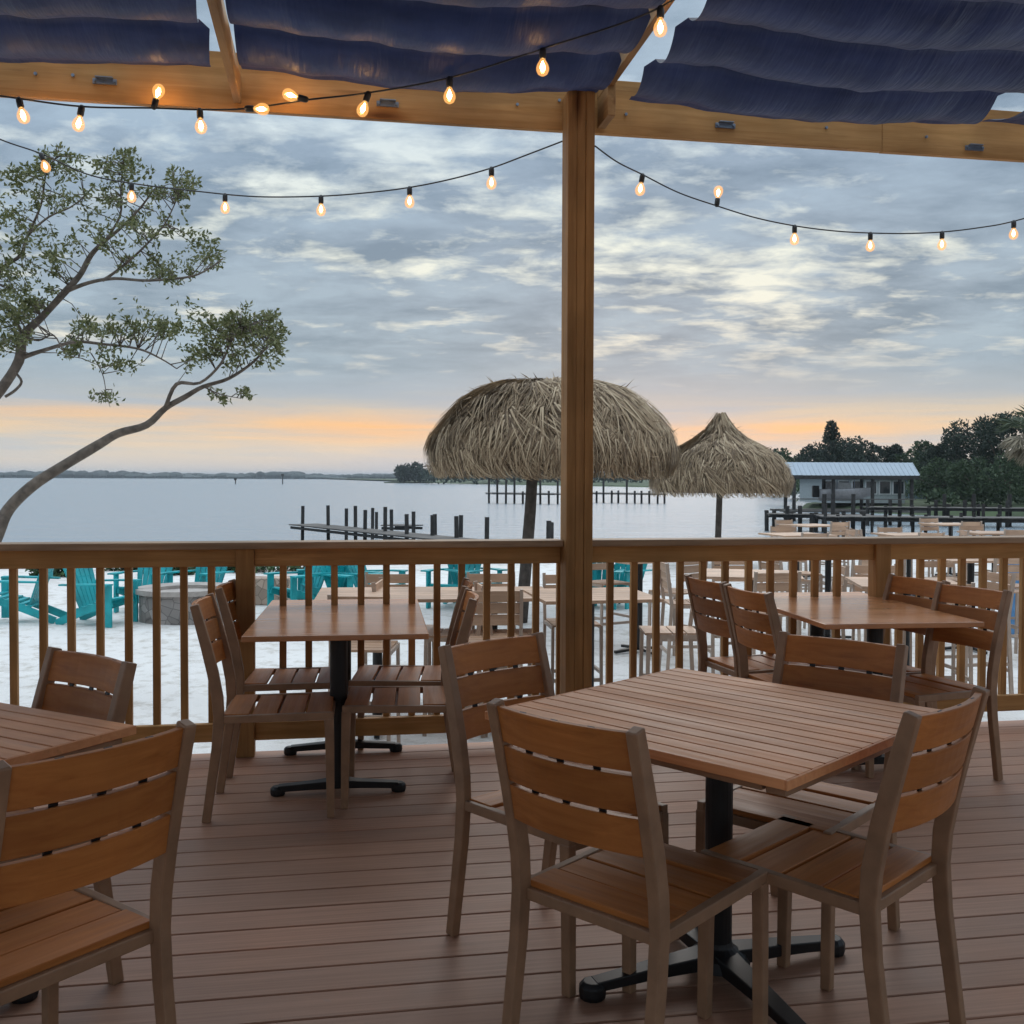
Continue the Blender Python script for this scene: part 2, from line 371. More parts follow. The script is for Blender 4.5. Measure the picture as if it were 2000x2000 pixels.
# ------------------------------------------------------------------ pergola
BB = 3.19
pg = empty('pergola', rl(1.70, 0, 0), ANG, 'tall timber pergola frame with header beam, centre post and rafters', 'pergola')
mb = MB()
for k in (-1, 0, 1): mb.box((-.032 + k * .0465, -.062 + (.0 if k else .004), 1.675), (.0455, .14, 3.35))
mb.build('post', PINE_Z, pg, .003)
mb = MB()
mb.box((-4.35, .030, BB + .14), (8.66, .04, .28)); mb.box((.84, .031, BB + .14), (1.714, .04, .28)); mb.box((4.2, .034, BB + .135), (5.0, .04, .272))
mb.build('header_beam', PINE_X, pg, .003)
def rafter(s, w_=.036, z0=BB + .03, z1=.13):
    s -= 1.70
    MB().box((s, -4.0 + .005, z0 + z1 / 2 + .0), (w_, 8.0, z1)).build('rafter', PINE_Y, pg, .003)
rafter(-.035); rafter(1.80, z0=BB + .17, z1=.14); rafter(3.90, z0=BB + .36, z1=.2); rafter(-1.98)
# notch block where the second rafter meets the post
MB().box((.105, -.10, BB + .115), (.042, .2, .19)).build('rafter_block', PINE_Y, pg, .003)
for px_, py_ in ((205, 160), (757, 204), (1416, 246), (1902, 290)):
    q = atY(px_, py_, 5.0); d = ray(px_, py_); o0 = Vector((0, 0, EYE))
    tt = (rl(0, .008, 0) - o0).dot(N_) / d.dot(N_); q = o0 + d * tt; loc = RM.inverted() @ q
    m_ = MB().box((loc.x - 1.70, .004, loc.z), (.11, .010, .026)); m_.box((loc.x - 1.70 - .0, -.012, loc.z + .014), (.08, .024, .005))
    for sx in (-.045, .045): m_.tube([(loc.x - 1.70 + sx, .0, loc.z), (loc.x - 1.70 + sx, -.012, loc.z)], .008, 6)
    m_.build('bracket', STEEL, pg, .001)
for px_, py_ in ((1010, 205), (1175, 205), (1222, 224), (1613, 250), (1808, 268), (70, 145), (143, 148), (1092, 197)):
    d = ray(px_, py_); o0 = Vector((0, 0, EYE)); tt = (rl(0, .008, 0) - o0).dot(N_) / d.dot(N_); loc = RM.inverted() @ (o0 + d * tt)
    MB().tube([(loc.x - 1.7, .006, loc.z), (loc.x - 1.7, -.004, loc.z)], .008, 8).build('bolt', STEEL, pg)

# ------------------------------------------------------------------ shade fabric
def fabmat():
    m, nt, bs, out = nodes('navy_canvas'); v = objvec(nt)
    n = noise_(nt, mapping(nt, v, (1.2, 3, 1)), 2.0, 5, .6)
    c = ramp(nt, [(.3, (.008, .013, .036)), (.7, (.019, .027, .068))]); nt.links.new(n.outputs[0], c.inputs[0])
    nt.links.new(c.outputs[0], bs.inputs['Base Color']); bs.inputs['Roughness'].default_value = .5; bs.inputs['Specular IOR Level'].default_value = .4
    bs.inputs['Sheen Weight'].default_value = .15
    t = nt.nodes.new('ShaderNodeBsdfTranslucent'); nt.links.new(c.outputs[0], t.inputs[0])
    mx = nt.nodes.new('ShaderNodeMixShader'); mx.inputs[0].default_value = .45
    nt.links.new(bs.outputs[0], mx.inputs[1]); nt.links.new(t.outputs[0], mx.inputs[2]); nt.links.new(mx.outputs[0], out.inputs[0])
    n3 = noise_(nt, mapping(nt, v, (6, 1.0, 1)), 1.3, 4, .6)
    bp = nt.nodes.new('ShaderNodeBump'); bp.inputs['Strength'].default_value = .9; bp.inputs['Distance'].default_value = .03
    nt.links.new(n3.outputs[0], bp.inputs['Height']); nt.links.new(bp.outputs[0], bs.inputs['Normal'])
    return m
FAB = fabmat()
def canopy(s0, s1, bowL, bowR, label, seed, zb=3.39, sag=.085, n0=-.09, pitchw=.45):
    t = empty('shade_canopy', rl((s0 + s1) / 2, -3, zb), ANG, label, 'shade canopy', 'navy shade panels of the pergola')
    c = (s0 + s1) / 2; NS = 36; waves = 16; per = 12; mb = MB(); vs = []
    for j in range(waves * per + 1):
        ph = j / per; n = n0 - ph * pitchw; f = abs(math.sin(math.pi * ph)) ** .8
        for i in range(NS + 1):
            u = i / NS; fb = (1 - ph % 1.0) ** .7; fr = (ph % 1.0) ** .7; a = s0 + (bowL * fb if bowL > 0 else -bowL * fr); b_ = s1 - (bowR * fb if bowR > 0 else -bowR * fr); s = a + (b_ - a) * u
            z = -sag * f * (1 + .25 * noise.noise(Vector((s * 1.3 + seed, n * .9, 0)))) - .045 * math.sin(math.pi * u) ** 2
            z += .012 * noise.noise(Vector((s * 7 + seed, n * 1.2, 3))) * (1 + f)
            if j < 2: z -= .035 * (2 - j) / 2 + .01 * noise.noise(Vector((s * 4, seed, 7)))
            vs.append((s - c, n + 3, z))
    fs = [(j * (NS + 1) + i, j * (NS + 1) + i + 1, (j + 1) * (NS + 1) + i + 1, (j + 1) * (NS + 1) + i) for j in range(waves * per) for i in range(NS)]
    mb.add(vs, fs); mb.build('fabric', FAB, t, smooth=True)
    rd = MB()
    for j in range(1, waves):
        n = n0 - j * pitchw + 3; rd.box((0, n, .014), (s1 - s0 - .44, .028, .014))
    rd.build('batten', PINE_X, t)
    return t
canopy(-2.05, -.10, .08, .05, 'navy shade panel over the corner with the tree, left of the first rafter', 1.0)
canopy(-.005, 1.775, .0, .03, 'navy shade panel between the first rafter and the tall post', 2.3)
canopy(1.87, 3.83, .055, -.10, 'navy shade panel past the tall post, with curved white gaps at both ends', 5.1, zb=3.365)
canopy(3.885, 5.9, -.13, .08, 'last navy shade panel in the top corner beside the small white gap', 7.7)
canopy(-4.1, -2.12, .08, .08, 'navy shade panel outside the frame beyond the tree side', 9.2)

# ------------------------------------------------------------------ furniture
def arc(u, bow): return -bow * (1 - (2 * u - 1) ** 2)
def make_chair():
    W, S, T = .392, .425, .87
    t = empty('patio_chair', (0, 0, 0))
    # seat slats run across, curved slightly
    mb = MB(); n = 4; y0, y1 = -.205, .232; pw = (y1 - y0) / n
    for k in range(n):
        yc = y0 + pw * (k + .5); zc_ = S - .008 + .004 * abs(k - 1.5) ** 1.2
        mb.box((0, yc, zc_), (W - .012, pw - .011, .016))
    mb.build('seat', SLAT, t, .002)
    mb = MB(); z0 = .592; hs = .0855; gp = .0095
    for k in range(3):
        a, b_ = z0 + k * (hs + gp), z0 + k * (hs + gp) + hs; pts = []
        def yb(z): return -.222 - .085 * max(0, (z - .45) / (T - .45)) ** 1.25
        NS = 10; vs = []; th = .019
        for i in range(NS + 1):
            u = i / NS; x = (-.5 + u) * (W - .022); bo = arc(u, .028)
            for z, dy in ((a, 0), (b_, 0), (b_, -th), (a, -th)): vs.append((x, yb(z) + bo + dy + .006, z))
        fs = []
        for i in range(NS):
            for q in range(4):
                fs.append((i * 4 + q, i * 4 + (q + 1) % 4, (i + 1) * 4 + (q + 1) % 4, (i + 1) * 4 + q))
        fs += [(0, 1, 2, 3)[::-1], tuple(NS * 4 + q for q in (0, 1, 2, 3))]
        mb.add(vs, fs)
    mb.build('backrest', SLAT, t, .002)
    mb = MB()
    for x in (-.095, 0, .095):
        bo = arc(.5 + x / W, .028); mb.sweep([(x, yb(z) + bo - .001, z) for z in (.605, .70, .79, .868)], .018, .004)
    mb.build('back_support', BLACK, t)
    for sx in (-1, 1):
        x = sx * W / 2
        prof = [(-.268, 0), (-.247, .15), (-.226, .30), (-.217, .42), (-.222, .50), (-.240, .60), (-.264, .70), (-.291, .80), (-.312, .875)]
        hh = [.034, .036, .039, .042, .044, .044, .042, .038, .034]
        MB().sweep([(x, a, z) for a, z in prof], .029, hh).build('rear_leg', FRAME, t, .004)
        MB().sweep([(x, .225, .0), (x, .222, .25), (x, .218, .408)], .029, [.030, .034, .038]).build('front_leg', FRAME, t, .004)
    mb = MB()
    for sx in (-1, 1): mb.sweep([(sx * W / 2, -.205, .412), (sx * W / 2, .235, .417)], .024, .030)
    mb.box((0, .226, .402), (W - .026, .018, .028)); mb.box((0, -.205, .402), (W - .026, .018, .028)); mb.box((0, .01, .403), (W - .026, .02, .018))
    mb.build('seat_frame', FRAME, t, .003)
    mb = MB(); return t
def make_square_table():
    t = empty('square_table', (0, 0, 0)); L = .93
    mb = MB(); n = 15; pw = L / n
    for k in range(n): mb.box((0, -L / 2 + pw * (k + .5), .7285), (L - .014, pw - .0062, .023))
    for sx in (-1, 1): mb.box((sx * (L / 2 - .0032), 0, .7285), (.0064, L - .004, .0228))
    mb.build('tabletop', TOPW, t, .0015)
    MB().box((0, 0, .7135), (L - .10, L - .10, .004)).build('backing_panel', BLACK, t)
    mb = MB()
    for sx in (-1, 1): mb.box((sx * (L / 2 - .045), 0, .7025), (.05, L - .06, .0175))
    mb.box((0, 0, .7025), (.05, L - .06, .0175))
    for sy in (-1, 1): mb.box((0, sy * (L / 2 - .05), .7025), (L - .165, .03, .0170))
    mb.build('apron', FRAME, t, .002)
    MB().lathe((0, 0, 0), [(.038, .06), (.038, .70)], 20).build('column', BLACK, t, smooth=False)
    MB().lathe((0, 0, 0), [(.10, .690), (.16, .6950)], 20).build('mount_plate', BLACK, t)
    mb = MB().lathe((0, 0, 0), [(.09, .035), (.075, .062), (.042, .085), (.038, .10)], 20)
    for k in range(4):
        a = k * math.pi / 2 + R(64); d = Vector((math.cos(a), math.sin(a), 0)); sd = (-d.y, d.x, 0)
        mb.sweep([d * .03 + Vector((0, 0, .055)), d * .2 + Vector((0, 0, .047)), d * .38 + Vector((0, 0, .034))], [.075, .056, .045], [.042, .032, .026], sd)
        mb.lathe(tuple(d * .385), [(.034, .0), (.037, .012), (.036, .034), (.026, .046)], 12)
    mb.build('base', BLACK, t, .003)
    return t
def make_long_table():
    t = empty('rectangular_table', (0, 0, 0)); W, L = .76, 1.24
    MB().box((0, 0, .728), (W, L, .024)).build('tabletop', TOPP, t, .004)
    for sy in (-1, 1):
        y_ = sy * .33
        MB().lathe((0, y_, 0), [(.038, .03), (.038, .713)], 20).build('column', BLACK, t)
        mb = MB().sweep([(-.26, y_, .030), (-.1, y_, .040), (0, y_, .048), (.1, y_, .040), (.26, y_, .030)], [.045, .055, .08, .055, .045], [.026, .03, .036, .03, .026], (0, 1, 0))
        for sx in (-1, 1): mb.lathe((sx * .262, y_, 0), [(.030, 0), (.033, .012), (.032, .03), (.022, .040)], 12)
        MB().box((0, y_, .7065), (.36, .10, .013)).build('mount_plate', BLACK, t); mb.build('base', BLACK, t, .003)
    return t
chair0 = make_chair(); sq0 = make_square_table(); lt0 = make_long_table(); index_kids()
used = set()
def place(proto, x, y, rz, label, cat, group, z=0):
    if proto.name in used: o = copy_tree(proto)
    else: o = proto; used.add(proto.name)
    o.location = (x, y, z); o.rotation_euler.z = rz
    return tag(o, label, cat, group)
G = 'slatted patio chairs on the deck'
for x, y, a, lab in (
    (.317, 2.445, -.735, 'slatted brown chair seen from behind at the near square table, front left of it'),
    (.800, 2.595, .785, 'slatted brown chair seen at an angle, front right of the near square table'),
    (.150, 3.020, -2.40, 'slatted brown chair turned to the viewer between the tall post and the near square table'),
    (.862, 3.060, 2.43, 'slatted chair behind the near square table, only the top of its orange-brown back showing'),
    (-.985, 4.315, -1.43, 'slatted chair left of the middle smooth table, nearer one of two'),
    (-1.06, 4.925, -1.45, 'slatted chair left of the middle smooth table, farther one beside the small rail post'),
    (-.490, 4.480, 1.66, 'slatted chair right of the middle smooth table, nearer one of two'),
    (-.535, 5.000, 1.60, 'slatted chair right of the middle smooth table, farther one against the railing'),
    (1.400, 4.865, -1.30, 'slatted chair left of the far right table, nearer one at the tabletop corner'),
    (1.290, 5.330, -1.29, 'slatted chair left of the far right table, farther one close to the balusters'),
    (1.930, 4.780, 1.98, 'slatted chair right of the far right table, its long leg on open floor'),
    (1.83, 5.225, 1.92, 'slatted chair behind the far right table against the railing post'),
):
    place(chair0, x, y, a, lab, 'chair', G)
place(chair0, -1.045, 2.155, .94, 'large slatted chair seen from behind in the bottom left corner', 'chair', G)
place(chair0, -1.40, 2.69, 2.49, 'slatted chair facing the viewer behind the cut-off table at the left edge', 'chair', G)
place(sq0, .582, 2.842, R(-44.0), 'square slatted table on a black cross base, the near table right of centre', 'table', 'square slatted tables')
place(sq0, -1.605, 2.47, R(-28.5), 'square slatted table cut off by the left edge of the picture', 'table', 'square slatted tables')
place(lt0, -.800, 4.80, R(7.5), 'smooth tan rectangular table between two pairs of chairs, left of the tall post', 'table', 'smooth rectangular tables')
place(lt0, 1.70, 5.215, R(7.0), 'smooth tan rectangular table at the railing, right of the tall post', 'table', 'smooth rectangular tables')

# ------------------------------------------------------------------ string lights
def glassmat():
    m, nt, bs, out = nodes('bulb_glass')
    tr = nt.nodes.new('ShaderNodeBsdfTransparent'); em = nt.nodes.new('ShaderNodeEmission'); em.inputs[0].default_value = (1, .46, .12, 1); em.inputs[1].default_value = 1.5
    mx = nt.nodes.new('ShaderNodeMixShader'); mx.inputs[0].default_value = .42
    nt.links.new(tr.outputs[0], mx.inputs[1]); nt.links.new(em.outputs[0], mx.inputs[2])
    gl = nt.nodes.new('ShaderNodeBsdfGlossy'); gl.inputs['Roughness'].default_value = .05
    m2 = nt.nodes.new('ShaderNodeMixShader'); m2.inputs[0].default_value = .06
    nt.links.new(mx.outputs[0], m2.inputs[1]); nt.links.new(gl.outputs[0], m2.inputs[2]); nt.links.new(m2.outputs[0], out.inputs[0])
    return m
def emis(name, c, s):
    m, nt, bs, out = nodes(name); em = nt.nodes.new('ShaderNodeEmission'); em.inputs[0].default_value = (*c, 1); em.inputs[1].default_value = s
    nt.links.new(em.outputs[0], out.inputs[0]); return m
GLASS = glassmat(); HOT = emis('glowing_filament', (1, .52, .16), 150)
HOT2 = emis('glowing_filament_outside', (1, .58, .24), 30)
def string(name, pts, bulbs, label, hot, rc=.0045):
    t = empty(name, pts[0], 0, label, 'string lights', 'strings of warm bulbs'); o0 = Vector(pts[0])
    # smooth the cable
    P_ = [Vector(p) for p in pts]; sm_ = []
    for i in range(len(P_) - 1):
        p0, p1, p2, p3 = P_[max(i - 1, 0)], P_[i], P_[i + 1], P_[min(i + 2, len(P_) - 1)]
        for k in range(8):
            u = k / 8
            sm_.append(.5 * ((2 * p1) + (p2 - p0) * u + (2 * p0 - 5 * p1 + 4 * p2 - p3) * u * u + (3 * p1 - p0 - 3 * p2 + p3) * u ** 3) - o0)
    sm_.append(P_[-1] - o0)
    MB().tube(sm_, rc, 6).build('cable', CABLE, t, smooth=True)
    for q, d in bulbs:
        q = Vector(q) - o0
        near = min(sm_, key=lambda p: (p - q).length)
        q = Vector(near); d = Vector(d).normalized(); rot = d.to_track_quat('Z', 'Y').to_matrix().to_4x4()
        mt = Matrix.Translation(q) @ rot
        s_ = MB().lathe((0, 0, 0), [(.008, -.006), (.014, .002), (.0155, .012), (.0155, .040), (.012, .046)], 10).xf(mt).build('socket', CABLE, t, smooth=True)
        MB().lathe((0, 0, 0), [(.011, .044), (.014, .052), (.024, .068), (.0285, .084), (.028, .096), (.022, .110), (.010, .118), (.002, .1195)], 12).xf(mt).build('bulb', GLASS, s_, smooth=True)
        MB().lathe((0, 0, 0), [(.002, .056), (.006, .064), (.0105, .077), (.0105, .088), (.004, .098)], 8).xf(mt).build('filament', hot, s_, smooth=True)
D_ = (0, 0, -1)
def pl(l): return [atY(x, y, Y) for x, y, Y in l]
string('string_lights', pl([(-260, 150, 4.75), (-100, 172, 4.78), (20, 190, 4.8), (160, 208, 4.85), (300, 211, 4.9), (390, 214, 4.93), (480, 212, 4.95), (600, 195, 4.98), (720, 181, 4.95), (878, 152, 4.8), (1060, 95, 4.55), (1290, 14, 4.2), (1460, -120, 3.8), (1560, -320, 3.3)]),
       [(atY(30, 190, 4.8), (.25, 0, -1)), (atY(166, 206, 4.85), (-.2, 0, -1)), (atY(296, 212, 4.9), (.25, .1, 1)), (atY(392, 213, 4.93), (.1, -.1, -1)), (atY(486, 212, 4.95), (1, -.2, -.1)),
        (atY(594, 192, 4.98), (-1, -.25, .2)), (atY(718, 180, 4.95), (-.35, 0, -1)), (atY(876, 150, 4.8), D_), (atY(1062, 95, 4.55), D_), (atY(1288, 18, 4.25), D_), (atY(1440, -110, 3.8), D_)],
       'string of bright bulbs under the navy canopy along the beam', HOT)
string('string_lights', pl([(-220, 160, 6.2), (-100, 225, 6.2), (0, 272, 6.2), (80, 300, 6.3), (170, 340, 6.35), (257, 358, 6.4), (380, 373, 6.4), (500, 384, 6.3), (627, 383, 6.2), (720, 376, 6.1), (800, 366, 6.0), (880, 350, 5.9), (960, 328, 5.75), (1030, 302, 5.6), (1098, 276, 5.44)]),
       [(atY(82, 300, 6.3), (.35, 0, -1)), (atY(257, 355, 6.4), (0, 0, -1)), (atY(446, 379, 6.4), D_), (atY(627, 383, 6.2), D_), (atY(798, 366, 6), D_), (atY(960, 328, 5.75), D_)],
       'string of bulbs hanging against the sky from the tall post across the tree', HOT2)
string('string_lights', pl([(1162, 285, 5.5), (1205, 316, 5.65), (1255, 341, 5.8), (1325, 376, 6), (1400, 402, 6.15), (1475, 425, 6.3), (1552, 441, 6.4), (1630, 451, 6.5), (1700, 455, 6.6), (1770, 456, 6.65), (1840, 453, 6.7), (1910, 445, 6.7), (1980, 432, 6.7), (2100, 395, 6.6), (2260, 320, 6.5)]),
       [(atY(1250, 340, 5.8), (-.15, 0, -1)), (atY(1398, 402, 6.15), (.1, 0, 1)), (atY(1552, 441, 6.4), D_), (atY(1698, 455, 6.6), D_), (atY(1840, 453, 6.7), D_), (atY(1980, 432, 6.7), D_), (atY(2110, 395, 6.6), D_)],
       'string of bulbs hanging against the sky from the tall post towards the boathouse side', HOT2)
# unseen strings over and behind the viewer, added for warm light from behind
for k, (yy, zz_) in enumerate(((1.2, 3.05), (-1.0, 3.05), (-2.6, 2.95))):
    pts = [(-3.2 + i * .8, yy + .1 * math.sin(i), zz_ - .12 * math.sin(math.pi * i / 8)) for i in range(9)]
    string('string_lights', pts, [(p, D_) for p in pts[1:8]], 'unseen string of bulbs added overhead for warm light, row %s behind the viewer' % ('nearest', 'second', 'last')[k], HOT)

# ------------------------------------------------------------------ ground, water
def shore(x): return 27 + .42 * (x + 12) + 1.2 * math.sin(x * .25)
def gz(x, y):
    d = y - shore(x)
    z = -.6 + .035 * noise.noise(Vector((x * .5, y * .5, 0))) + .02 * noise.noise(Vector((x * 2, y * 2, 4)))
    if d > -6: z -= .030 * (d + 6) ** 1.55
    return max(z, -3.5)
mb = MB(); nx, ny = 150, 120; vs = []
for j in range(ny + 1):
    for i in range(nx + 1):
        x = -70 + 140 * i / nx; y = -12 + (i * 0) + 75 * j / ny; vs.append((x, y, gz(x, y)))
mb.add(vs, [(j * (nx + 1) + i, j * (nx + 1) + i + 1, (j + 1) * (nx + 1) + i + 1, (j + 1) * (nx + 1) + i) for j in range(ny) for i in range(nx)])
tag(mb.build('beach', sandmat(), smooth=True), kind='structure')
WZ = -1.8
mb = MB().add([(-5000, -200, WZ), (5000, -200, WZ), (5000, 7000, WZ), (-5000, 7000, WZ)], [(0, 1, 2, 3)])
tag(mb.build('water', watermat()), kind='structure')
mb = MB().add([(-6000, -300, -4), (6000, -300, -4), (6000, 7500, -4), (-6000, 7500, -4)], [(0, 1, 2, 3)])
tag(mb.build('sea_bed', plain('sea_bed', (.1, .1, .08), .9)), kind='structure')

# far land
GRN = plain('shore_grass', (.05, .075, .03), .9, 0, .4, .3)
edge = [(-60, 560), (0, 430), (50, 330), (75, 230), (66, 150), (48, 118), (30, 108), (29, 100), (40, 82), (46, 66), (70, 58), (160, 55)]
back = [(-900, 1500), (200, 1500), (700, 900), (700, 300), (400, 55)]
mb = MB(); n = len(edge)
vs = [(x, y, -2.2) for x, y in edge] + [(x + 1.5, y + 1.5, -1.25) for x, y in edge] + [(x + 8, y + 10, -.9) for x, y in edge]
fs = [(i, i + 1, n + i + 1, n + i) for i in range(n - 1)] + [(n + i, n + i + 1, 2 * n + i + 1, 2 * n + i) for i in range(n - 1)]
vs += [(400, 62, -.9), (700, 400, -.9), (400, 1500, -.9), (-300, 1500, -.9)]
m4 = 3 * n
fs.append(tuple(range(2 * n, 3 * n))[::1] + (m4, m4 + 1, m4 + 2, m4 + 3))
mb.add(vs, fs); tag(mb.build('shore_land', GRN), kind='structure')

# ------------------------------------------------------------------ foliage helpers
def rnd_dir():
    while True:
        v = Vector((random.uniform(-1, 1), random.uniform(-1, 1), random.uniform(-1, 1)))
        if .05 < v.length < 1: return v.normalized()
def leaf(mb, p, d, L, W_):
    d = d.normalized(); s = d.cross(rnd_dir())
    if s.length < .05: s = d.orthogonal()
    s.normalize(); up = d.cross(s) * (L * .12)
    mb.add([p, p + d * L * .5 + s * W_ / 2 + up, p + d * L, p + d * L * .5 - s * W_ / 2 + up], [(0, 1, 2, 3)])

# mangrove-like tree leaning in from the left
DT = 9.5
tb = MB(); seg = []
def limb(pts, r0, r1, dy0=0, dy1=0):
    P_ = []
    for i, (x, y) in enumerate(pts):
        u = i / (len(pts) - 1); P_.append(atY(x, y, DT + dy0 + (dy1 - dy0) * u + .05 * math.sin(i * 2.1)))
    # subdivide with wobble
    Q = []; rr = []
    for i in range(len(P_) - 1):
        p0, p1, p2, p3 = P_[max(i - 1, 0)], P_[i], P_[i + 1], P_[min(i + 2, len(P_) - 1)]
        for k in range(4):
            u = k / 4; Q.append(.5 * ((2 * p1) + (p2 - p0) * u + (2 * p0 - 5 * p1 + 4 * p2 - p3) * u * u + (3 * p1 - p0 - 3 * p2 + p3) * u ** 3))
    Q.append(P_[-1]); m_ = len(Q)
    for i in range(m_):
        u = i / (m_ - 1); rr.append((r0 + (r1 - r0) * u ** .8) * (1 + .12 * noise.noise(Q[i] * 4)))
    tb.tube(Q, rr, 9)
    seg.extend(Q[1:])
limb([(-75, 1400), (-60, 1250), (-35, 1120), (-5, 1040), (17, 995), (62, 950), (120, 912), (195, 867), (232, 846), (286, 830), (323, 797), (360, 776), (397, 755), (447, 739), (497, 705), (530, 665)], .085, .008, 0, .2)
limb([(323, 797), (345, 750), (390, 748), (430, 712), (450, 670), (470, 640)], .022, .006, .1, -.2)
limb([(-75, 1395), (-150, 1150), (-120, 930), (-50, 820), (0, 763), (37, 705), (46, 656), (83, 618), (128, 569), (157, 536), (178, 498), (207, 469), (236, 445), (275, 405), (300, 370)], .075, .007, .1, .5)
limb([(128, 569), (174, 552), (224, 544), (290, 548), (373, 540), (415, 520), (435, 505)], .022, .005, .3, -.3)
limb([(200, 548), (224, 532), (265, 498), (298, 465), (323, 436), (345, 390)], .016, .005, .2, .1)
limb([(46, 697), (83, 685), (145, 668), (199, 672), (269, 681), (315, 701), (345, 720)], .024, .005, .2, 0)
limb([(10, 775), (30, 762), (42, 745), (30, 725), (36, 712)], .014, .012, .2, .2)
limb([(-60, 620), (0, 530), (41, 498), (54, 461), (95, 424), (137, 405), (170, 380)], .025, .005, .3, .6)
limb([(54, 461), (80, 400), (90, 340), (112, 305)], .014, .005, .3, .1)
limb([(207, 469), (235, 420), (236, 370), (240, 320)], .013, .005, .4, .2)
limb([(0, 480), (-30, 482), (-60, 500)], .014, .02, .3, .3)
limb([(46, 656), (75, 665), (105, 655), (128, 690), (160, 700)], .012, .004, .2, 0)
limb([(397, 755), (430, 770), (470, 778)], .008, .003, .2, .1)
limb([(178, 690), (200, 730), (208, 770), (215, 795)], .006, .002, .2, .1)
lb = MB(); clusters = [(110, 318, 55, 30, 26), (60, 365, 70, 40, 22), (228, 320, 48, 32, 26), (240, 370, 60, 30, 22), (345, 365, 45, 45, 26), (150, 395, 60, 30, 18), (15, 440, 55, 45, 18), (95, 470, 60, 35, 16),
     (225, 450, 75, 30, 20), (305, 440, 65, 35, 18), (285, 525, 60, 25, 20), (340, 535, 50, 18, 16), (405, 495, 38, 35, 20), (40, 590, 40, 35, 40), (10, 640, 50, 45, 34), (-50, 560, 60, 70, 30), (-40, 420, 60, 80, 24),
     (200, 630, 60, 22, 24), (300, 645, 50, 20, 26), (360, 630, 30, 20, 12), (430, 640, 60, 35, 30), (495, 635, 55, 38, 34), (520, 690, 38, 35, 16), (440, 690, 60, 35, 22), (370, 690, 40, 30, 12), (150, 680, 35, 22, 12), (225, 705, 50, 25, 12), (425, 778, 30, 10, 5), (485, 768, 28, 10, 5), (198, 780, 20, 14, 5), (536, 640, 34, 38, 16), (60, 520, 70, 30, 16), (100, 560, 50, 40, 9)]
for cx, cy, rx, ry, nt_ in clusters:
    dc = random.uniform(-.15, .45)
    for k in range(nt_):
        a = random.uniform(0, 2 * math.pi); r_ = math.sqrt(random.random())
        tip = atY(cx + rx * r_ * math.cos(a), cy + ry * r_ * math.sin(a), DT + dc + random.uniform(-.45, .45))
        root = min(seg, key=lambda p: (p - tip).length + random.random() * .12)
        mid = (root + tip) / 2 + rnd_dir() * .04 + Vector((0, 0, .03))
        if (tip - root).length < .42: tb.tube([root, mid, tip], [.0055, .004, .002], 4)
        dirn = (tip - mid).normalized()
        for q in range(random.randint(12, 20)):
            u = random.random() ** .6; p = mid.lerp(tip, u) + rnd_dir() * .035
            leaf(lb, p, (dirn * .6 + rnd_dir() + Vector((0, 0, .25))), random.uniform(.038, .066), random.uniform(.018, .030))
tr_ = empty('mangrove_tree', atY(-75, 1395, DT), 0, 'leaning grey tree with sparse small leaves reaching over the water at the left', 'tree')
inv = Matrix.Translation(-tr_.location)
tb.xf(inv).build('trunk', BARK, tr_, smooth=True); lb.xf(inv).build('crown', LEAF, tr_)

def crown_tree(x, y, h, rad, label, kind='round', nleaf=1500, lsz=.32, mat=None, base=-.95, name='leafy_tree', group='trees on the far bank'):
    t = empty(name, (x, y, base), 0, label, 'tree', group)
    tk = MB().tube([(0, 0, -.3), (.1, 0, h * .35), (0, .1, h * .7)], [h * .022 + .06, h * .018 + .03, h * .008 + .02], 7)
    cr = MB(); blobs = []
    if kind == 'cone':
        for k in range(16):
            u = k / 15; a = random.uniform(0, 6.28); r_ = rad * (1 - u) * .55
            blobs.append((Vector((math.cos(a) * r_, math.sin(a) * r_, h * (.15 + .80 * u))), rad * (.75 * (1 - u) + .22)))
    else:
        for k in range(15):
            a = random.uniform(0, 6.28); e = random.uniform(-.7, 1); r_ = rad * math.sqrt(max(0, 1 - e * e)) * random.uniform(.4, .8)
            blobs.append((Vector((math.cos(a) * r_, math.sin(a) * r_, h * .60 + e * h * .32)), rad * random.uniform(.26, .42)))
    for b_, r_ in blobs[:9]: tk.tube([(0, .05, h * .4), tuple(b_)], [.07, .03], 5)
    for k in range(nleaf):
        b_, r_ = random.choice(blobs); d = rnd_dir(); p = b_ + d * r_ * random.uniform(.55, 1.08)
        leaf(cr, p, d + rnd_dir() * .9, lsz * random.uniform(.6, 1.3), lsz * random.uniform(.4, .8))
    tk.build('trunk', BARK, t); cr.build('crown', mat, t)
    return t
FOL1 = leafmat('bank_foliage_dark', (.012, .026, .018), (.022, .040, .026), (.042, .062, .036), .7, .15)
FOL2 = leafmat('bank_foliage_green', (.020, .044, .018), (.040, .072, .030), (.068, .10, .045), .7, .15)
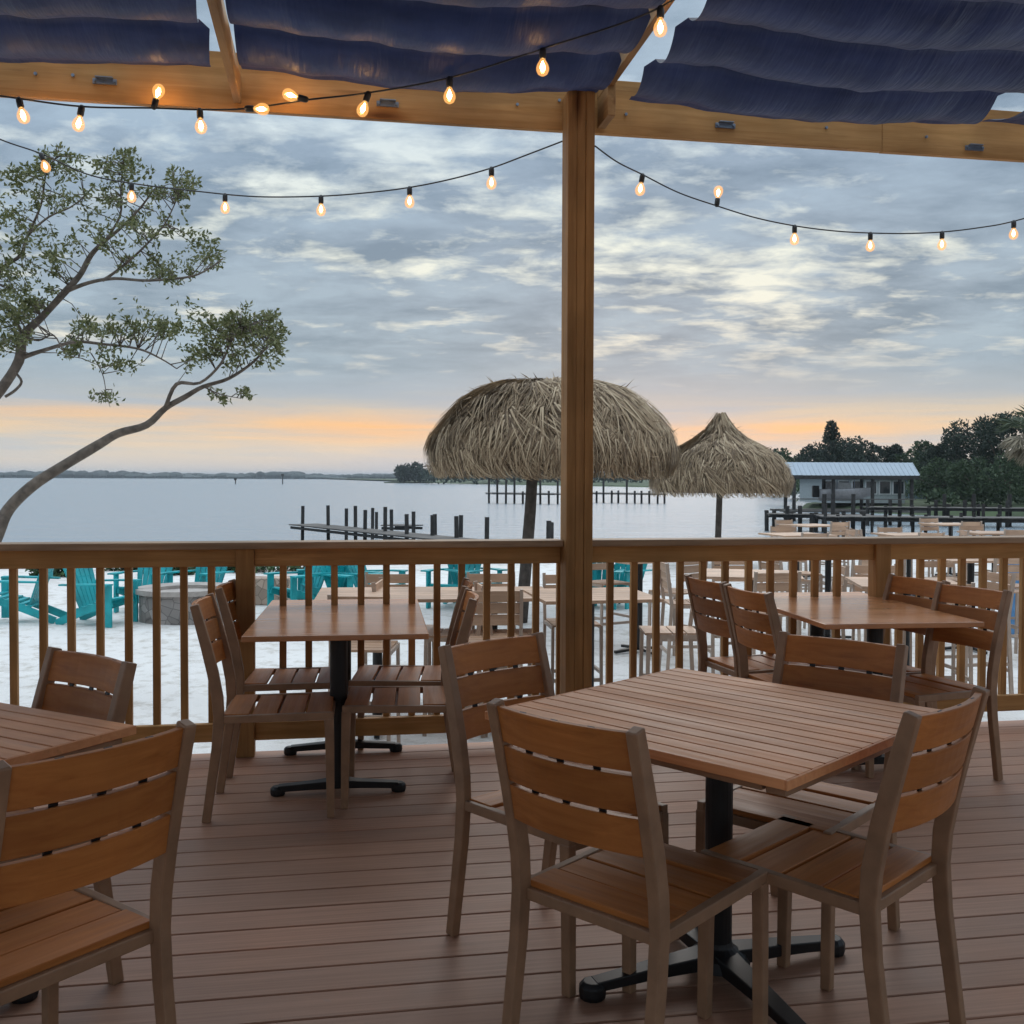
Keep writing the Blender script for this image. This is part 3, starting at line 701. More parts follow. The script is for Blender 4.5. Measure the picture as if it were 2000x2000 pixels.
# (px centre, py top, Y, half width px, kind, material, label)
far = [(1512, 884, 175, 26, 'r', FOL1, 'small dark tree peeping out beside the smaller thatched parasol'),
       (1545, 878, 160, 26, 'r', FOL2, 'low bushy tree just left of the boathouse roof'),
       (1590, 872, 150, 26, 'r', FOL1, 'low dark tree at the foot of the pointed conifer'),
       (1624, 824, 140, 22, 'c', FOL1, 'tallest pointed conifer rising behind the boathouse roof'),
       (1655, 842, 138, 30, 'r', FOL1, 'round dark tree right beside the pointed conifer'),
       (1692, 862, 136, 34, 'r', FOL1, 'broad tree over the right half of the boathouse roof'),
       (1746, 864, 130, 18, 'r', FOL1, 'small twin-topped tree at the end of the boathouse roof, left one'),
       (1776, 864, 128, 18, 'r', FOL2, 'small twin-topped tree just past the end of the boathouse roof'),
       (1812, 862, 118, 30, 'r', FOL2, 'mid-green tree right of the boathouse where the wood gets taller'),
       (1842, 844, 112, 34, 'r', FOL1, 'dark tree on the rising edge of the wood'),
       (1878, 826, 108, 38, 'r', FOL1, 'tall dark round tree in the middle of the wood'),
       (1916, 820, 106, 36, 'r', FOL1, 'tall dense dark tree left of the tallest one'),
       (1955, 802, 102, 36, 'r', FOL1, 'tallest dark tree of the wood near the right edge'),
       (2010, 812, 100, 44, 'r', FOL1, 'dark tree running out of the right edge'),
       (1830, 905, 96, 34, 'r', FOL2, 'lower green tree in front of the wood, above the lawn'),
       (1900, 900, 92, 34, 'r', FOL2, 'lower green tree under the tall wood near the pier'),
       (1970, 890, 88, 34, 'r', FOL2, 'lower green tree under the tall wood at the right edge')]
for px_, py_, Y, hw, k, m_, lab in far:
    top = atY(px_, py_, Y); h = top.z + .95; rad = hw * 1.45 / 2000 * Y
    crown_tree(top.x, Y, h, rad, lab, 'cone' if k == 'c' else 'round', 2600, .02 * Y * .15, m_, name='conifer_tree' if k == 'c' else 'leafy_tree')
# undergrowth on the right bank and hedge
def scatter(name, boxes, n, sz, mat, label=None, kind='stuff', cat='undergrowth'):
    mb = MB()
    for (x0, x1, y0, y1, z0, z1), m_ in boxes:
        for k in range(m_):
            x = random.uniform(x0, x1); y = random.uniform(y0, y1); hh = .5 + .5 * noise.noise(Vector((x * .35, y * .2, 0)))
            z = z0 + (z1 - z0) * hh * math.sqrt(random.random())
            leaf(mb, Vector((x, y, z)), rnd_dir() + Vector((0, 0, .6)), sz * random.uniform(.6, 1.4), sz * .6)
    o = mb.build(name, mat); return tag(o, label, cat, None, kind)
scatter('undergrowth', [((38, 62, 90, 97, -1.0, 1.6), 3500), ((30, 60, 100, 125, -1.0, 3.2), 4500), ((52, 110, 130, 170, -1, 5), 3500)], 0, .5, FOL2, 'dense green undergrowth along the bank behind the pier', 'stuff')
scatter('far_woods', [((-40, 60, 440, 480, -1, 6.5), 2500), ((70, 110, 200, 300, -1, 5), 3000), ((60, 200, 170, 200, -1, 8), 3500)], 0, 2.0, FOL1, 'dark wooded shore seen low behind the thatched parasols', 'stuff')
# bushes left of big parasol on a point
for px_, py_, hw, lab in ((790, 912, 20, 'small dark tree on the far point, touching the big parasol rim'), (818, 908, 22, 'rounder dark tree on the far point half behind the big parasol')):
    top = atY(px_, py_, 520); crown_tree(top.x, 520, top.z + 1.8, hw / 2000 * 520, lab, 'round', 900, 1.8, FOL1, -1.8, 'leafy_tree', 'trees on the far point')
tag(MB().box((-30, 545, -1.7), (70, 50, .8)).build('far_point', GRN), kind='structure')
# distant shore band
mb = MB(); FARM = plain('distant_wood', (.07, .085, .085), .95, 0, .3, .01)
for k in range(620):
    x = random.uniform(-900, 420); y = 1250 + random.uniform(-20, 120) + x * .02
    hgt = (5.5 + 5.5 * noise.noise(Vector((x * .012, 0, 0))) + random.uniform(-1, 2.5)) * (1.25 if x < -500 else 1.0)
    if hgt < 2: hgt = 2
    r_ = random.uniform(5, 12); mb.lathe((x, y, WZ), [(r_, 0), (r_ * 1.05, hgt * .5), (r_ * .75, hgt * .85), (r_ * .2, hgt)], 6)
tag(mb.build('far_shoreline_trees', FARM), 'thin dark band of trees along the distant shore', 'treeline', None, 'stuff')

# ------------------------------------------------------------------ thatched parasols
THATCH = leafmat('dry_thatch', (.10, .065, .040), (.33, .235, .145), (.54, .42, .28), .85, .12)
THIN = plain('light_block_brown', (.10, .075, .05), .9, 0, .3, 9)
def thatched(loc, prof, base, top, rp, label, nring, nper, L, wd, lean_c):
    # prof: (r,z) rel. to the canopy centre axis; base/top: pole ends
    t = empty('thatched_parasol', loc, 0, label, 'parasol', 'thatched beach parasols'); o0 = Vector(loc)
    MB().tube([Vector(base) - o0, (Vector(base) + Vector(top)) / 2 - o0 + Vector((.02, 0, 0)), Vector(top) - o0], [rp, rp * .92, rp * .8], 12).build('pole', plain('pole_bark', (.085, .07, .06), .9, 0, .4, 12, .01), t, smooth=True)
    cx, cy = lean_c[0] - o0.x, lean_c[1] - o0.y; zb = -o0.z
    sh = MB(); n = 40; vs = []
    pr = [(r * .96, z - .05) for r, z in prof[:-1]] + [(prof[-1][0] * .96, prof[-1][1] + .07)]
    for r, z in pr:
        for k in range(n):
            th = 2 * math.pi * k / n; vs.append((cx + r * math.cos(th), cy + r * math.sin(th), z + zb))
    fs = [(i * n + k, i * n + (k + 1) % n, (i + 1) * n + (k + 1) % n, (i + 1) * n + k) for i in range(len(pr) - 1) for k in range(n)]
    sh.add(vs, fs); sh.build('light_block_shell', THIN, t)  # dark brown shell added beneath the blades to block light
    # rafters under it
    mb = MB()
    for k in range(10):
        th = 2 * math.pi * k / 10; q = pr[-2]; mb.tube([(cx, cy, pr[0][1] + zb - .12), (cx + q[0] * .9 * math.cos(th), cy + q[0] * .9 * math.sin(th), q[1] + zb - .06)], .022, 5)
    mb.build('frame', plain('pole_frame', (.12, .09, .06), .9), t)
    th_ = MB()
    # arc length sampling
    acc = [0]
    for i in range(1, len(prof)): acc.append(acc[-1] + math.dist(prof[i], prof[i - 1]))
    def at(s):
        s = max(0, min(acc[-1] - 1e-5, s))
        for i in range(1, len(prof)):
            if s <= acc[i]:
                u = (s - acc[i - 1]) / (acc[i] - acc[i - 1] + 1e-9); return (prof[i - 1][0] + (prof[i][0] - prof[i - 1][0]) * u, prof[i - 1][1] + (prof[i][1] - prof[i - 1][1]) * u)
        return prof[-1]
    for j in range(nring):
        s0 = acc[-1] * (j / nring) ** .9 * .90
        cnt = int(nper * (.35 + .65 * at(s0 + .1)[0] / prof[-2][0]) * (1.9 if j >= nring - 3 else 1) * 1.7)
        for k in range(cnt):
            a = random.uniform(0, 2 * math.pi); s = s0 + random.uniform(-.05, .05); ln = L * random.uniform(.6, 1.25); tw = random.uniform(-.12, .12) + .38 * noise.noise(Vector((math.cos(a) * 4.5, math.sin(a) * 4.5, j * .5 + cx)))
            lift = max(0, random.uniform(-.01, .05) + .07 * noise.noise(Vector((math.cos(a) * 6, math.sin(a) * 6, j * .9)))); vs = []; ns = 4; ww = wd * random.uniform(.3, .85)
            for q in range(ns + 1):
                u = q / ns; r, z = at(s + ln * u); over = s + ln * u - acc[-1]
                if over > 0: z -= over * .2; r -= over * .1
                r += lift * (1 + .6 * u) + .02; aa = a + tw * u
                off = ww * (1 - u * .85) / max(r, .25) / 2
                sag_ = .02 * u
                for sgn in (-1, 1): vs.append((cx + r * math.cos(aa + sgn * off), cy + r * math.sin(aa + sgn * off), z + zb + lift * .5 - sag_ + sgn * ww * .15))
            th_.add(vs, [(q * 2, q * 2 + 1, q * 2 + 3, q * 2 + 2) for q in range(ns)])
    for k in range(int(nper * .35)):
        a = random.uniform(0, 6.28); s = acc[-1] * random.uniform(.1, .95); r, z = at(s); d = Vector((math.cos(a), math.sin(a), random.uniform(-.2, .8)))
        leaf(th_, Vector((cx + r * math.cos(a), cy + r * math.sin(a), z + zb)), d, random.uniform(.12, .26), .015)
    th_.build('thatch', THATCH, t)
Y1 = 14.0
b1 = atZ(1019, 1231, -.6); b1 = Vector((.133, Y1, -.62)); t1 = Vector((.33, Y1, 2.5))
thatched((.133, Y1, -.6), [(.05, 2.69), (.55, 2.665), (.92, 2.56), (1.18, 2.40), (1.39, 2.18), (1.56, 1.94), (1.62, 1.72), (1.60, 1.54), (1.54, 1.41)], b1, t1, .085,
         'big rounded thatched parasol behind the tall post', 19, 520, .42, .034, (.54, Y1))
Y2 = 23.0
thatched((4.66, Y2, -.6), [(.02, 2.83), (.09, 2.70), (.27, 2.45), (.55, 2.22), (.90, 2.05), (1.22, 1.86), (1.42, 1.58), (1.50, 1.28), (1.46, 1.0)], (4.62, Y2, -.62), (4.66, Y2, 2.5), .075,
         'smaller thatched parasol with a pointed top, nearer the boathouse', 16, 420, .40, .040, (4.68, Y2))

# ------------------------------------------------------------------ adirondack chairs
def make_adirondack():
    t = empty('adirondack_chair', (0, 0, 0))
    mb = MB()
    for k in range(6):
        u = k / 5; mb.box((0, .27 - .46 * u, .36 - .14 * u), (.52, .078, .02))
    mb.build('seat', TEAL, t)
    mb = MB()
    for k in range(6):
        x = (-2.5 + k) * .092; top = .98 - .030 * (k - 2.5) ** 2; fx = 1.0
        mb.sweep([(x * .82, -.18, .22), (x * 1.12, -.18 - (top - .22) * .36, top)], [.068, .086], .018)
    mb.sweep([(-.26, -.33, .60), (.26, -.33, .60)], .03, .06, (0, 1, 0)); mb.build('backrest', TEAL, t)
    for sx in (-1, 1):
        MB().sweep([(sx * .33, .34, .56), (sx * .33, .1, .56), (sx * .30, -.42, .54)], [.14, .12, .07], .022).build('armrest', TEAL, t)
        MB().sweep([(sx * .29, .29, 0), (sx * .29, .29, .55)], .03, .10).build('front_leg', TEAL, t)
        MB().sweep([(sx * .25, .31, .33), (sx * .25, -.10, .20), (sx * .25, -.52, .02)], .03, .10).build('rear_leg', TEAL, t)
    return t
ad0 = make_adirondack(); index_kids()
def onsand(x, y): p = atZ(x, y, -.6); return p
GA = 'turquoise adirondack chairs on the beach'
for px_, py_, a, lab in (
    (40, 1216, 1.7, 'turquoise garden chair seen side-on at the left edge of the picture'),
    (200, 1219, -2.3 + .5, 'turquoise garden chair seen between the balusters just left of the round stone fire pit'),
    (283, 1192, 3.0, 'turquoise garden chair directly behind the stone fire pit, back to the water'),
    (388, 1188, 2.8, 'turquoise garden chair behind the right end of the stone fire pit'),
    (583, 1192, 2.4, 'turquoise garden chair beyond the middle smooth table, first from the left'),
    (634, 1188, 2.0, 'turquoise garden chair beyond the middle smooth table, second from the left'),
    (684, 1193, -2.2, 'turquoise garden chair beyond the middle smooth table, with a steeply slanted back'),
    (735, 1190, -1.9, 'turquoise garden chair beyond the middle smooth table, last on the right'),
    (888, 1188, 2.7, 'turquoise garden chair above the leaning backs of two patio chairs'),
    (925, 1186, -2.6, 'turquoise garden chair next to its twin above the patio chair backs'),
    (1170, 1186, 2.9, 'turquoise garden chair seen just right of the tall post'),
    (1212, 1184, 2.5, 'turquoise garden chair farther out, second to the right of the tall post')):
    p = onsand(px_, py_); place(ad0, p.x, p.y, a, lab, 'garden chair', GA, gz(p.x, p.y))

# fire pits
def stonemat(name, c, s=3.2):
    m, nt, bs, out = nodes(name); v = objvec(nt, False)
    br = nt.nodes.new('ShaderNodeTexVoronoi'); br.inputs['Scale'].default_value = s; nt.links.new(v, br.inputs['Vector'])
    v2 = nt.nodes.new('ShaderNodeTexVoronoi'); v2.feature = 'DISTANCE_TO_EDGE'; v2.inputs['Scale'].default_value = s; nt.links.new(v, v2.inputs['Vector'])
    hs = nt.nodes.new('ShaderNodeHueSaturation'); hs.inputs['Color'].default_value = c; hs.inputs['Saturation'].default_value = .8
    sx = nt.nodes.new('ShaderNodeSeparateColor'); nt.links.new(br.outputs['Color'], sx.inputs[0])
    nt.links.new(math_(nt, 'MULTIPLY_ADD', sx.outputs[0], .6, .7), hs.inputs['Value'])
    r_ = ramp(nt, [(.0, (.45, .45, .45)), (.06, (1, 1, 1))]); nt.links.new(v2.outputs['Distance'], r_.inputs[0])
    nt.links.new(mixc(nt, 1, hs.outputs[0], r_.outputs[0], 'MULTIPLY'), bs.inputs['Base Color']); bs.inputs['Roughness'].default_value = .9
    return m
PITM = stonemat('grey_block', (.26, .23, .21, 1), 8); PITT = stonemat('tan_block', (.42, .28, .20, 1), 8)
def firepit(px_, py_, rad, m_, label):
    p = onsand(px_, py_); y = p.y + rad; t = empty('fire_pit', (p.x, y, -.62), 0, label, 'fire pit')
    MB().lathe((0, 0, 0), [(rad, 0), (rad, .40)], 28).build('stone_ring', m_, t)
    MB().lathe((0, 0, .40), [(rad * .72, .001), (rad * .72, .05), (rad + .05, .07), (rad + .05, .003)], 28).build('cap_stones', plain('pit_cap', (.36, .32, .29), .85, 0, .2, 6), t)
firepit(335, 1222, .62, PITM, 'round grey stone fire pit among the turquoise chairs at the left')
# low wall of tan block seen behind table B
p = onsand(525, 1178)
tag(MB().box((p.x, p.y, -.40), (.7, .4, .42)).build('planter_box', PITT, bevel=.02), 'low tan block planter right of the small rail post', 'planter')

# ------------------------------------------------------------------ bar tables and stools on the sand
def make_stool():
    t = empty('bar_stool', (0, 0, 0))
    mb = MB()
    for k in range(4): mb.box((0, -.165 + .11 * k, .76), (.40, .10, .018))
    mb.build('seat', TAN, t)
    mb = MB()
    for k in range(3): mb.box((0, -.215 - .012 * k, .93 + .088 * k), (.40, .016, .078))
    mb.build('backrest', TAN, t)
    for sx in (-1, 1):
        MB().sweep([(sx * .21, .20, 0), (sx * .205, .19, .755)], .024, .03).build('front_leg', TANFRAME, t)
        MB().sweep([(sx * .21, -.25, 0), (sx * .205, -.205, .76), (sx * .205, -.255, 1.16)], .024, .032).build('rear_leg', TANFRAME, t)
    MB().box((0, .195, .30), (.40, .02, .03)).build('footrest', TANFRAME, t); MB().box((0, -.235, .30), (.40, .02, .03)).build('footrest', TANFRAME, t)
    for sx in (-1, 1): MB().box((sx * .208, -.02, .36), (.02, .42, .028)).build('stretcher', TANFRAME, t); MB().box((sx * .206, 0, .742), (.02, .40, .03)).build('seat_rail', TANFRAME, t)
    return t
def make_bartable():
    t = empty('bar_table', (0, 0, 0))
    mb = MB()
    for k in range(7): mb.box((0, -.375 + .125 * k, 1.06), (.92, .119, .025))
    mb.build('tabletop', TAN, t)
    mb = MB().lathe((0, 0, 0), [(.038, .03), (.038, 1.045)], 14); mb.build('column', BLACK, t)
    mb = MB()
    for a in (0, math.pi / 2): mb.sweep([Vector((math.cos(a), math.sin(a), 0)) * -.33 + Vector((0, 0, .025)), Vector((0, 0, .05)), Vector((math.cos(a), math.sin(a), 0)) * .33 + Vector((0, 0, .025))], [.04, .07, .04], .03, (-math.sin(a), math.cos(a), 0))
    mb.build('base', BLACK, t)
    return t
st0 = make_stool(); bt0 = make_bartable(); index_kids()
spots = [  # X, Y, rot, label bit, stools (angle list)
    (-1.05, 8.0, .12, 'straight behind the middle smooth table, just past the railing', (0, 3.14, 1.57)),
    (-.15, 8.3, .12, 'right against its neighbour behind the middle smooth table', (0, 3.14, -1.57)),
    (.62, 8.1, .2, 'whose black column shows just right of the tall post', (3.3, -1.5, 1.7)),
    (1.45, 11.6, .5, 'by itself in front of the pointed thatched parasol', (.6, 3.7)),
    (2.35, 10.0, -.2, 'seen through the balusters over the far right table', (0, 3.14, 1.57, -1.57)),
    (3.55, 9.2, -.15, 'right of the rail post on the right', (0, 3.14, 1.57)),
    (3.9, 12.6, .3, 'in the second row, right of the rail post', (.3, 3.4, -1.3)),
    (5.3, 11.8, .1, 'nearest the right edge in the second row', (0, 3.14, 1.57)),
    (4.6, 16.5, .25, 'in the third row, under the pointed thatched parasol side', (0, 3.14, 1.6)),
    (6.6, 17.0, .1, 'in the third row, in front of the boathouse', (0, 3.14, 1.5, -1.4)),
    (8.3, 17.6, .0, 'in the third row near the right edge', (0, 3.14, 1.57)),
    (6.0, 20.5, .4, 'farthest out left of the boathouse', (.4, 3.5)),
    (9.0, 21.0, .2, 'farthest out at the right', (0, 3.2)),
]
SHORT = {(-1.05, 8.0): 'behind the middle smooth table', (-.15, 8.3): 'with a neighbour on its left', (.62, 8.1): 'just right of the tall post', (1.45, 11.6): 'standing alone', (2.35, 10.0): 'over the far right table',
         (3.55, 9.2): 'right of the rail post', (3.9, 12.6): 'second row by the rail post', (5.3, 11.8): 'second row at the right', (4.6, 16.5): 'under the pointed parasol', (6.6, 17.0): 'in front of the boathouse',
         (8.3, 17.6): 'third row near the right edge', (6.0, 20.5): 'farthest out left of the boathouse', (9.0, 21.0): 'farthest out at the right'}
dirs = ['on its near side', 'on its far side', 'at its left end', 'at its right end']
for X, Y, a, lab, sts in spots:
    place(bt0, X, Y, a, 'tan bar table on the sand ' + lab, 'bar table', 'tan bar tables on the beach', gz(X, Y))
    for q in sts:
        dx, dy = math.sin(q), -math.cos(q); rr = .62 + random.uniform(-.04, .08)
        side = ('near' if dy < -.5 else 'far' if dy > .5 else 'left' if dx < 0 else 'right')
        side = {'near': 'nearest the deck at', 'far': 'on the water side of', 'left': 'left of', 'right': 'right of'}[side]
        x, y = X + dx * rr, Y + dy * rr
        place(st0, x, y, q + random.uniform(-.15, .15), 'tan stool %s the bar table %s' % (side, SHORT[(X, Y)]), 'bar stool', 'tan bar stools on the beach', gz(x, y))

# blue cooler-like bench at far right edge
p = atY(1985, 1046, 13.0)
tag(MB().box((p.x + .1, 13.0, -.02), (.5, .35, 1.1)).build('blue_bin', plain('blue_plastic', (.08, .22, .42), .5), bevel=.03), 'pale blue bin standing beyond the railing at the right edge', 'bin')

# beach plants at the waterline
PLM = leafmat('sea_grape', (.02, .05, .02), (.04, .085, .03), (.08, .13, .05), .5, .2)
for k, (px_, py_, hw, hh, lab) in enumerate(((112, 1140, .5, .8, 'scruffy green shrub at the waterline between the first two turquoise chairs'),
        (240, 1126, .5, .8, 'green shrub behind the turquoise chair left of the fire pit'), (328, 1136, .5, .6, 'sparse green shrub behind the stone fire pit'),
        (425, 1128, .9, .9, 'dark green shrub left of the small rail post'), (525, 1130, .9, .9, 'dark green shrub right of the small rail post'),
        (600, 1112, 1.2, .7, 'green shrub behind the turquoise chairs beyond the middle table'), (720, 1108, 1.3, .6, 'green shrub at the waterline behind the middle table'), (800, 1106, 1.2, .6, 'green shrub at the waterline left of the leaning chair backs'),
        (1040, 1108, 1.2, .6, 'green shrub at the waterline beside the foot of the big parasol'))):
    p = atZ(px_, py_, -.75); t = empty('beach_shrub', (p.x, p.y, gz(p.x, p.y)), 0, lab, 'shrub', 'shrubs along the waterline')
    lbm = MB(); sb = MB()
    for q in range(int(120 * hw) + 60):
        a = random.uniform(0, 6.28); r_ = hw * math.sqrt(random.random()); z = hh * .5 * random.random() * (1 - .5 * (r_ / hw) ** 2)
        P0 = Vector((r_ * math.cos(a), r_ * .6 * math.sin(a), z))
        if q % 8 == 0: sb.tube([(P0.x * .3, P0.y * .3, 0), tuple(P0)], .008, 4)
        for w_ in range(4): leaf(lbm, P0 + rnd_dir() * .08, rnd_dir() + Vector((0, 0, .3)), .13, .085)
    sb.build('stem', BARK, t); lbm.build('foliage', PLM, t)

# ------------------------------------------------------------------ piers
def pier(name, pts, width, zd, label, posts, pm=PILE):
    o0 = Vector((pts[0][0], pts[0][1], WZ)); t = empty(name, o0, 0, label, 'pier', 'timber piers on the bay')
    mb = MB(); fr = MB()
    for i in range(len(pts) - 1):
        a, b_ = Vector((*pts[i], zd)) - o0, Vector((*pts[i + 1], zd)) - o0; d = (b_ - a); L = d.length; d.normalize(); s = Vector((-d.y, d.x, 0))
        n = int(L / .3)
        for k in range(n):
            c = a + d * (k + .5) * L / n; mb.sweep([c - s * width / 2, c + s * width / 2], L / n - .02, .05, d)
        for sg in (-1, 1): fr.sweep([a + s * sg * width * .42 - Vector((0, 0, .14)), b_ + s * sg * width * .42 - Vector((0, 0, .14))], .06, .12, s)
    mb.build('planks', DOCKW, t); fr.build('joist', PILE, t)
    for x, y, z in posts:
        MB().tube([Vector((x, y, -3.2)) - o0, Vector((x + random.uniform(-.04, .04), y, z)) - o0], .085 if y < 60 else .13, 8).build('piling', pm, t)
    return t
def pp(x, y, Y):
    q = atY(x, y, Y); return (q.x, q.y, q.z)
zd = -.95
A_ = atZ(592, 1024, zd); B_ = atZ(900, 1055, zd); C_ = atZ(760, 1017, zd)
posts = [pp(590, 988, A_.y), pp(642, 987, A_.y - 1.5), pp(676, 993, A_.y - .5), pp(695, 988, A_.y - 3), pp(712, 996, A_.y - 5), pp(727, 992, A_.y + 2), pp(752, 990, A_.y - 6.5), pp(766, 995, A_.y - 2), pp(796, 1004, A_.y - 8.5), pp(808, 999, A_.y - 5),
         pp(845, 1006, A_.y - 9.5), pp(851, 1004, A_.y - 8.5), pp(893, 1008, A_.y - 11), pp(899, 1006, A_.y - 10), pp(950, 1010, A_.y - 12.5), pp(1070, 1017, A_.y - 15), pp(1077, 1020, A_.y - 14)]
pier('pier', [(A_.x, A_.y), (B_.x, B_.y), (4.0, 26.5)], 1.5, zd, 'old dark timber pier with tall pilings in front of the open water', posts)
a = atZ(735, 1018, zd); MBt = pier('pier', [(A_.x + 4.2, A_.y - .2), (A_.x + 5.6, A_.y - 1.0)], 1.3, zd, 'short side arm of the old pier behind its pilings', [pp(735, 1000, a.y + 1)])
# far piers behind the parasols
def farpier(x0, x1, yd, Y, label, n, topy, hs):
    a = atY(x0, yd, Y); b_ = atY(x1, yd + (2), Y * .97); ps = []
    for k in range(n):
        u = k / (n - 1); q = a.lerp(b_, u); ps.append((q.x, q.y + random.uniform(-1, 1), q.z + random.choice(hs)))
    return pier('pier', [(a.x, a.y), (b_.x, b_.y)], 2.2, a.z, label, ps)
farpier(955, 1090, 962, 125, 'distant pier with a boat lift seen left of the tall post', 9, 0, (.2, 1.6, 1.8, .3))
farpier(1150, 1300, 962, 130, 'distant pier seen between the tall post and the pointed parasol', 11, 0, (.2, .6, 1.8, .3))
farpier(1500, 1700, 1003, 62, 'near pier of the boathouse running left from its lift', 14, 0, (.1, .5, 1.2, .2))
farpier(1690, 2060, 990, 70, 'long dark pier from the boathouse to the right edge', 20, 0, (.1, .9, .5, .2))
farpier(1600, 2060, 1008, 50, 'low pier nearest the beach at the right', 16, 0, (.1, .2, .6, .1))

# ------------------------------------------------------------------ boathouse
ROOFM = plain('pale_metal_roof', (.34, .40, .46), .55, 0, .05, 2)
Y = 78.0
a = atY(1530, 928, Y); b_ = atY(1782, 928, Y); top = atY(1650, 905, Y)
t = empty('boathouse', ((a.x + b_.x) / 2, Y, WZ), 0, 'open boathouse with a pale blue metal roof on dark posts over the water', 'boathouse')
W_ = b_.x - a.x; ze = a.z - WZ; zr = top.z - WZ + .05; D = 3.0
mb = MB(); n = 28
for k in range(n):   # ribbed sheets
    x0 = -W_ / 2 + W_ * k / n; x1 = x0 + W_ / n; ins = .0
    for sg in (-1, 1):
        mb.add([(x0, 0, zr + .02), (x1 - .06, 0, zr + .02), (x1 - .06, sg * D / 2, ze), (x0, sg * D / 2, ze)], [(0, 1, 2, 3)])
        mb.add([(x1 - .06, 0, zr + .04), (x1, 0, zr + .04), (x1, sg * D / 2, ze + .02), (x1 - .06, sg * D / 2, ze + .02)], [(0, 1, 2, 3)])
mb.build('roof', ROOFM, t)
mb = MB()
for sg in (-1, 1): mb.box((0, sg * (D / 2 - .05), ze - .16), (W_ - .1, .12, .28))
for sg in (-1, 1):
    mb.add([(sg * (W_ / 2 - .1), -D / 2 + .1, ze - .02), (sg * (W_ / 2 - .1), D / 2 - .1, ze - .02), (sg * (W_ / 2 - .1), 0, zr - .03)], [(0, 1, 2)])
mb.build('fascia', PILE, t)
for k in range(4):
    for sg in (-1, 1):
        x = -W_ / 2 + .5 + (W_ - 1) * k / 3; MB().tube([(x, sg * (D / 2 - .3), -1.2), (x, sg * (D / 2 - .3), ze - .1)], .14, 8).build('post', PILE, t)
mb = MB().box((0, -D / 2 + .1, .75), (W_ + 1, 1.2, .15)); mb.box((0, D / 2 - .1, .75), (W_ + 1, 1.2, .15)); mb.box((0, -D / 2 + .1, 1.65), (W_ - .5, .06, .08)); mb.build('catwalk', DOCKW, t)
# boat in the lift
bt = empty('motor_boat', ((a.x + b_.x) / 2 - .2, Y, WZ + 1.5), 0, 'small white motor boat hoisted under the boathouse roof', 'boat')
hull = []; n = 12
for i in range(n + 1):
    u = i / n; x = -2.0 + 4.0 * u; wd = 1.0 * (1 - max(0, (u - .5) / .5) ** 2.2); zk = .0 + .5 * max(0, (u - .6) / .4) ** 2
    hull += [(x, -wd, .85 + .15 * u), (x, -wd * .8, .35), (x, 0, zk), (x, wd * .8, .35), (x, wd, .85 + .15 * u)]
mb = MB().add(hull, [(i * 5 + k, (i + 1) * 5 + k, (i + 1) * 5 + k + 1, i * 5 + k + 1) for i in range(n) for k in range(4)] + [(0, 1, 2, 3, 4)])
mb.build('hull', plain('white_gelcoat', (.55, .52, .52), .35), bt, smooth=True)
MB().box((-.3, 0, 1.05), (1.3, .9, .7)).build('console', plain('console_white', (.5, .5, .5), .4), bt, .05)
MB().box((-.2, 0, 2.15), (2.0, 1.6, .07)).build('sun_top', PILE, bt)
for sx in (-.8, .5):
    for sy in (-.7, .7): MB().tube([(sx, sy * .8, .9), (sx, sy, 2.12)], .03, 6).build('top_post', STEEL, bt)
MB().box((-2.25, 0, .7), (.5, .4, .9)).build('engine', BLACK, bt, .08)

# houses
def house(px0, px1, pyt, Y, base, c, rc, label, nw=5):
    a = atY(px0, pyt, Y); b_ = atY(px1, pyt, Y); W_ = b_.x - a.x; H_ = a.z - base
    t = empty('house', ((a.x + b_.x) / 2, Y + 4, base), 0, label, 'house', 'houses on the bank')
    MB().box((0, 0, H_ / 2), (W_, 8, H_)).build('wall', plain('house_wall_' + str(int(px0)), c, .8), t)
    mb = MB().add([(-W_ / 2 - .5, -4.5, H_ + .003), (W_ / 2 + .5, -4.5, H_ + .003), (W_ / 2 + .5, 4.5, H_ + .003), (-W_ / 2 - .5, 4.5, H_ + .003), (-W_ / 2 + 2, 0, H_ + 1.6), (W_ / 2 - 2, 0, H_ + 1.6)], [(0, 1, 5, 4), (1, 2, 5), (2, 3, 4, 5), (3, 0, 4), (3, 2, 1, 0)])
    mb.build('roof', plain('house_roof_' + str(int(px0)), rc, .7), t)
    for fl in range(2 if H_ > 4 else 1):
        for k in range(nw):
            x = -W_ / 2 + W_ * (k + .5) / nw; z = 1.5 + fl * 2.6
            f_ = MB().box((x, -4.03, z), (1.15, .08, 1.35)).build('window', plain('window_trim', (.6, .6, .6), .6), t)
            MB().box((x, -4.08, z), (.95, .04, 1.15)).build('pane', plain('window_glass', (.02, .025, .03), .1), f_)
house(1608, 1768, 936, 98, -.95, (.30, .33, .33), (.15, .17, .18), 'pale house seen under the boathouse roof', 6)
house(1790, 1850, 934, 118, -.95, (.16, .22, .25), (.10, .12, .13), 'grey-blue house partly hidden by trees right of the boathouse', 3)

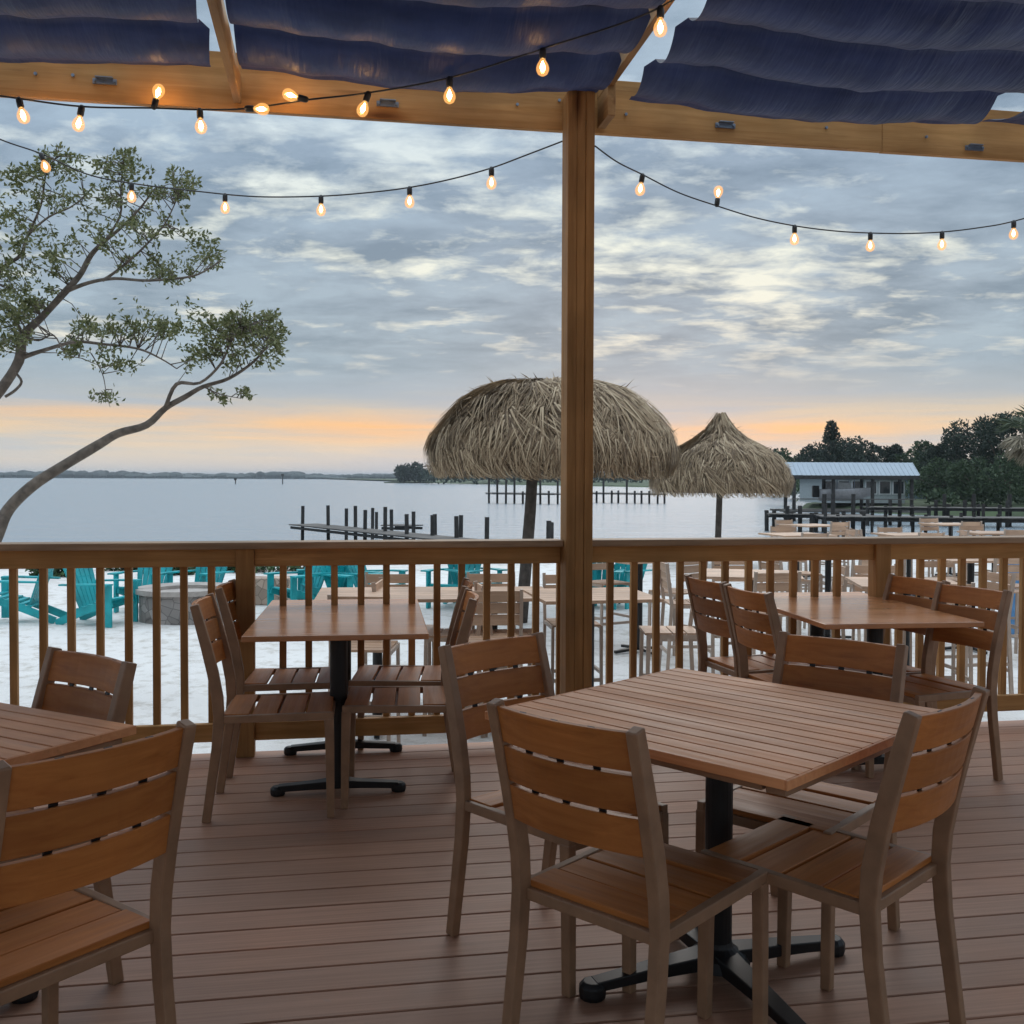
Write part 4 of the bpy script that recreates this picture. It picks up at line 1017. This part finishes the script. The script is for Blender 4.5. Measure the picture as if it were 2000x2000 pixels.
# palm at right edge
def palm(px_, pyt, Y, base, h_r, label):
    top = atY(px_, pyt, Y); t = empty('palm_tree', (top.x, Y, base), 0, label, 'palm tree'); H_ = top.z - base - h_r * .7
    MB().tube([(0, 0, -.2), (.08, 0, H_ * .5), (.0, 0, H_)], [.16, .13, .12], 9).build('trunk', plain('palm_bark', (.20, .18, .16), .9, 0, .3, 10, .01), t, smooth=True)
    fr = MB(); dead = MB()
    for k in range(46):
        a = random.uniform(0, 6.28); el = random.uniform(-1.4, 1.0); L = h_r * random.uniform(.8, 1.1); tgt = dead if el < .15 else fr
        p0 = Vector((0, 0, H_)); d = Vector((math.cos(a) * math.cos(el), math.sin(a) * math.cos(el), math.sin(el)))
        mid = p0 + d * L * .55; tgt.tube([p0, mid], .015, 4)
        for q in range(22):
            sp_ = (q / 21 - .5) * 2.4; s = d.cross(Vector((0, 0, 1))).normalized(); up = s.cross(d)
            dd = d * math.cos(sp_) + (s * .8 + up * .3) * math.sin(sp_) - Vector((0, 0, .35))
            leaf(tgt, mid, dd, L * .55, .06)
    fr.build('fronds', leafmat('palm_green', (.03, .05, .025), (.05, .075, .035), (.09, .10, .05), .6, .2), t)
    dead.build('dry_fronds', leafmat('palm_dry', (.14, .12, .085), (.24, .205, .145), (.33, .28, .20), .8, .1), t)
palm(2012, 800, 40, -.9, 1.25, 'cabbage palm with a skirt of dry fronds at the right edge')

# channel markers far out
for px_, py_, lab in ((552, 926, 'thin channel marker far out on the open water, right of the leaning trunk'), (460, 934, 'short channel marker far out, left of its taller twin')):
    q = atY(px_, py_, 420); t = empty('channel_marker', (q.x, 420, WZ), 0, lab, 'channel marker', 'channel markers')
    MB().tube([(0, 0, -1), (0, 0, q.z - WZ)], .22, 6).build('piling', PILE, t); MB().box((0, -.3, q.z - WZ - .4), (1.1, .1, .9)).build('sign_board', PILE, t)

# ------------------------------------------------------------------ haze
hm = bpy.data.materials.new('haze_air'); hm.use_nodes = True; hn = hm.node_tree; hn.nodes.clear()
ho = hn.nodes.new('ShaderNodeOutputMaterial'); hv = hn.nodes.new('ShaderNodeVolumePrincipled')
hv.inputs['Color'].default_value = (.80, .86, .92, 1); hv.inputs['Density'].default_value = .0002; hn.links.new(hv.outputs[0], ho.inputs['Volume'])
tag(MB().box((0, 3600, 9.5), (12600, 8000, 29)).build('haze', hm), kind='stuff')

# ------------------------------------------------------------------ render
scn.view_settings.view_transform = 'Standard'; scn.view_settings.look = 'None'; scn.view_settings.gamma = 1
scn.view_settings.exposure = 0.0
scn.render.engine = 'CYCLES'
scn.cycles.use_denoising = True
try: scn.cycles.denoiser = 'OPENIMAGEDENOISE'
except Exception: pass
scn.cycles.max_bounces = 8; scn.cycles.diffuse_bounces = 4; scn.cycles.transparent_max_bounces = 12
scn.cycles.sample_clamp_indirect = 6
scn.cycles.use_light_tree = True
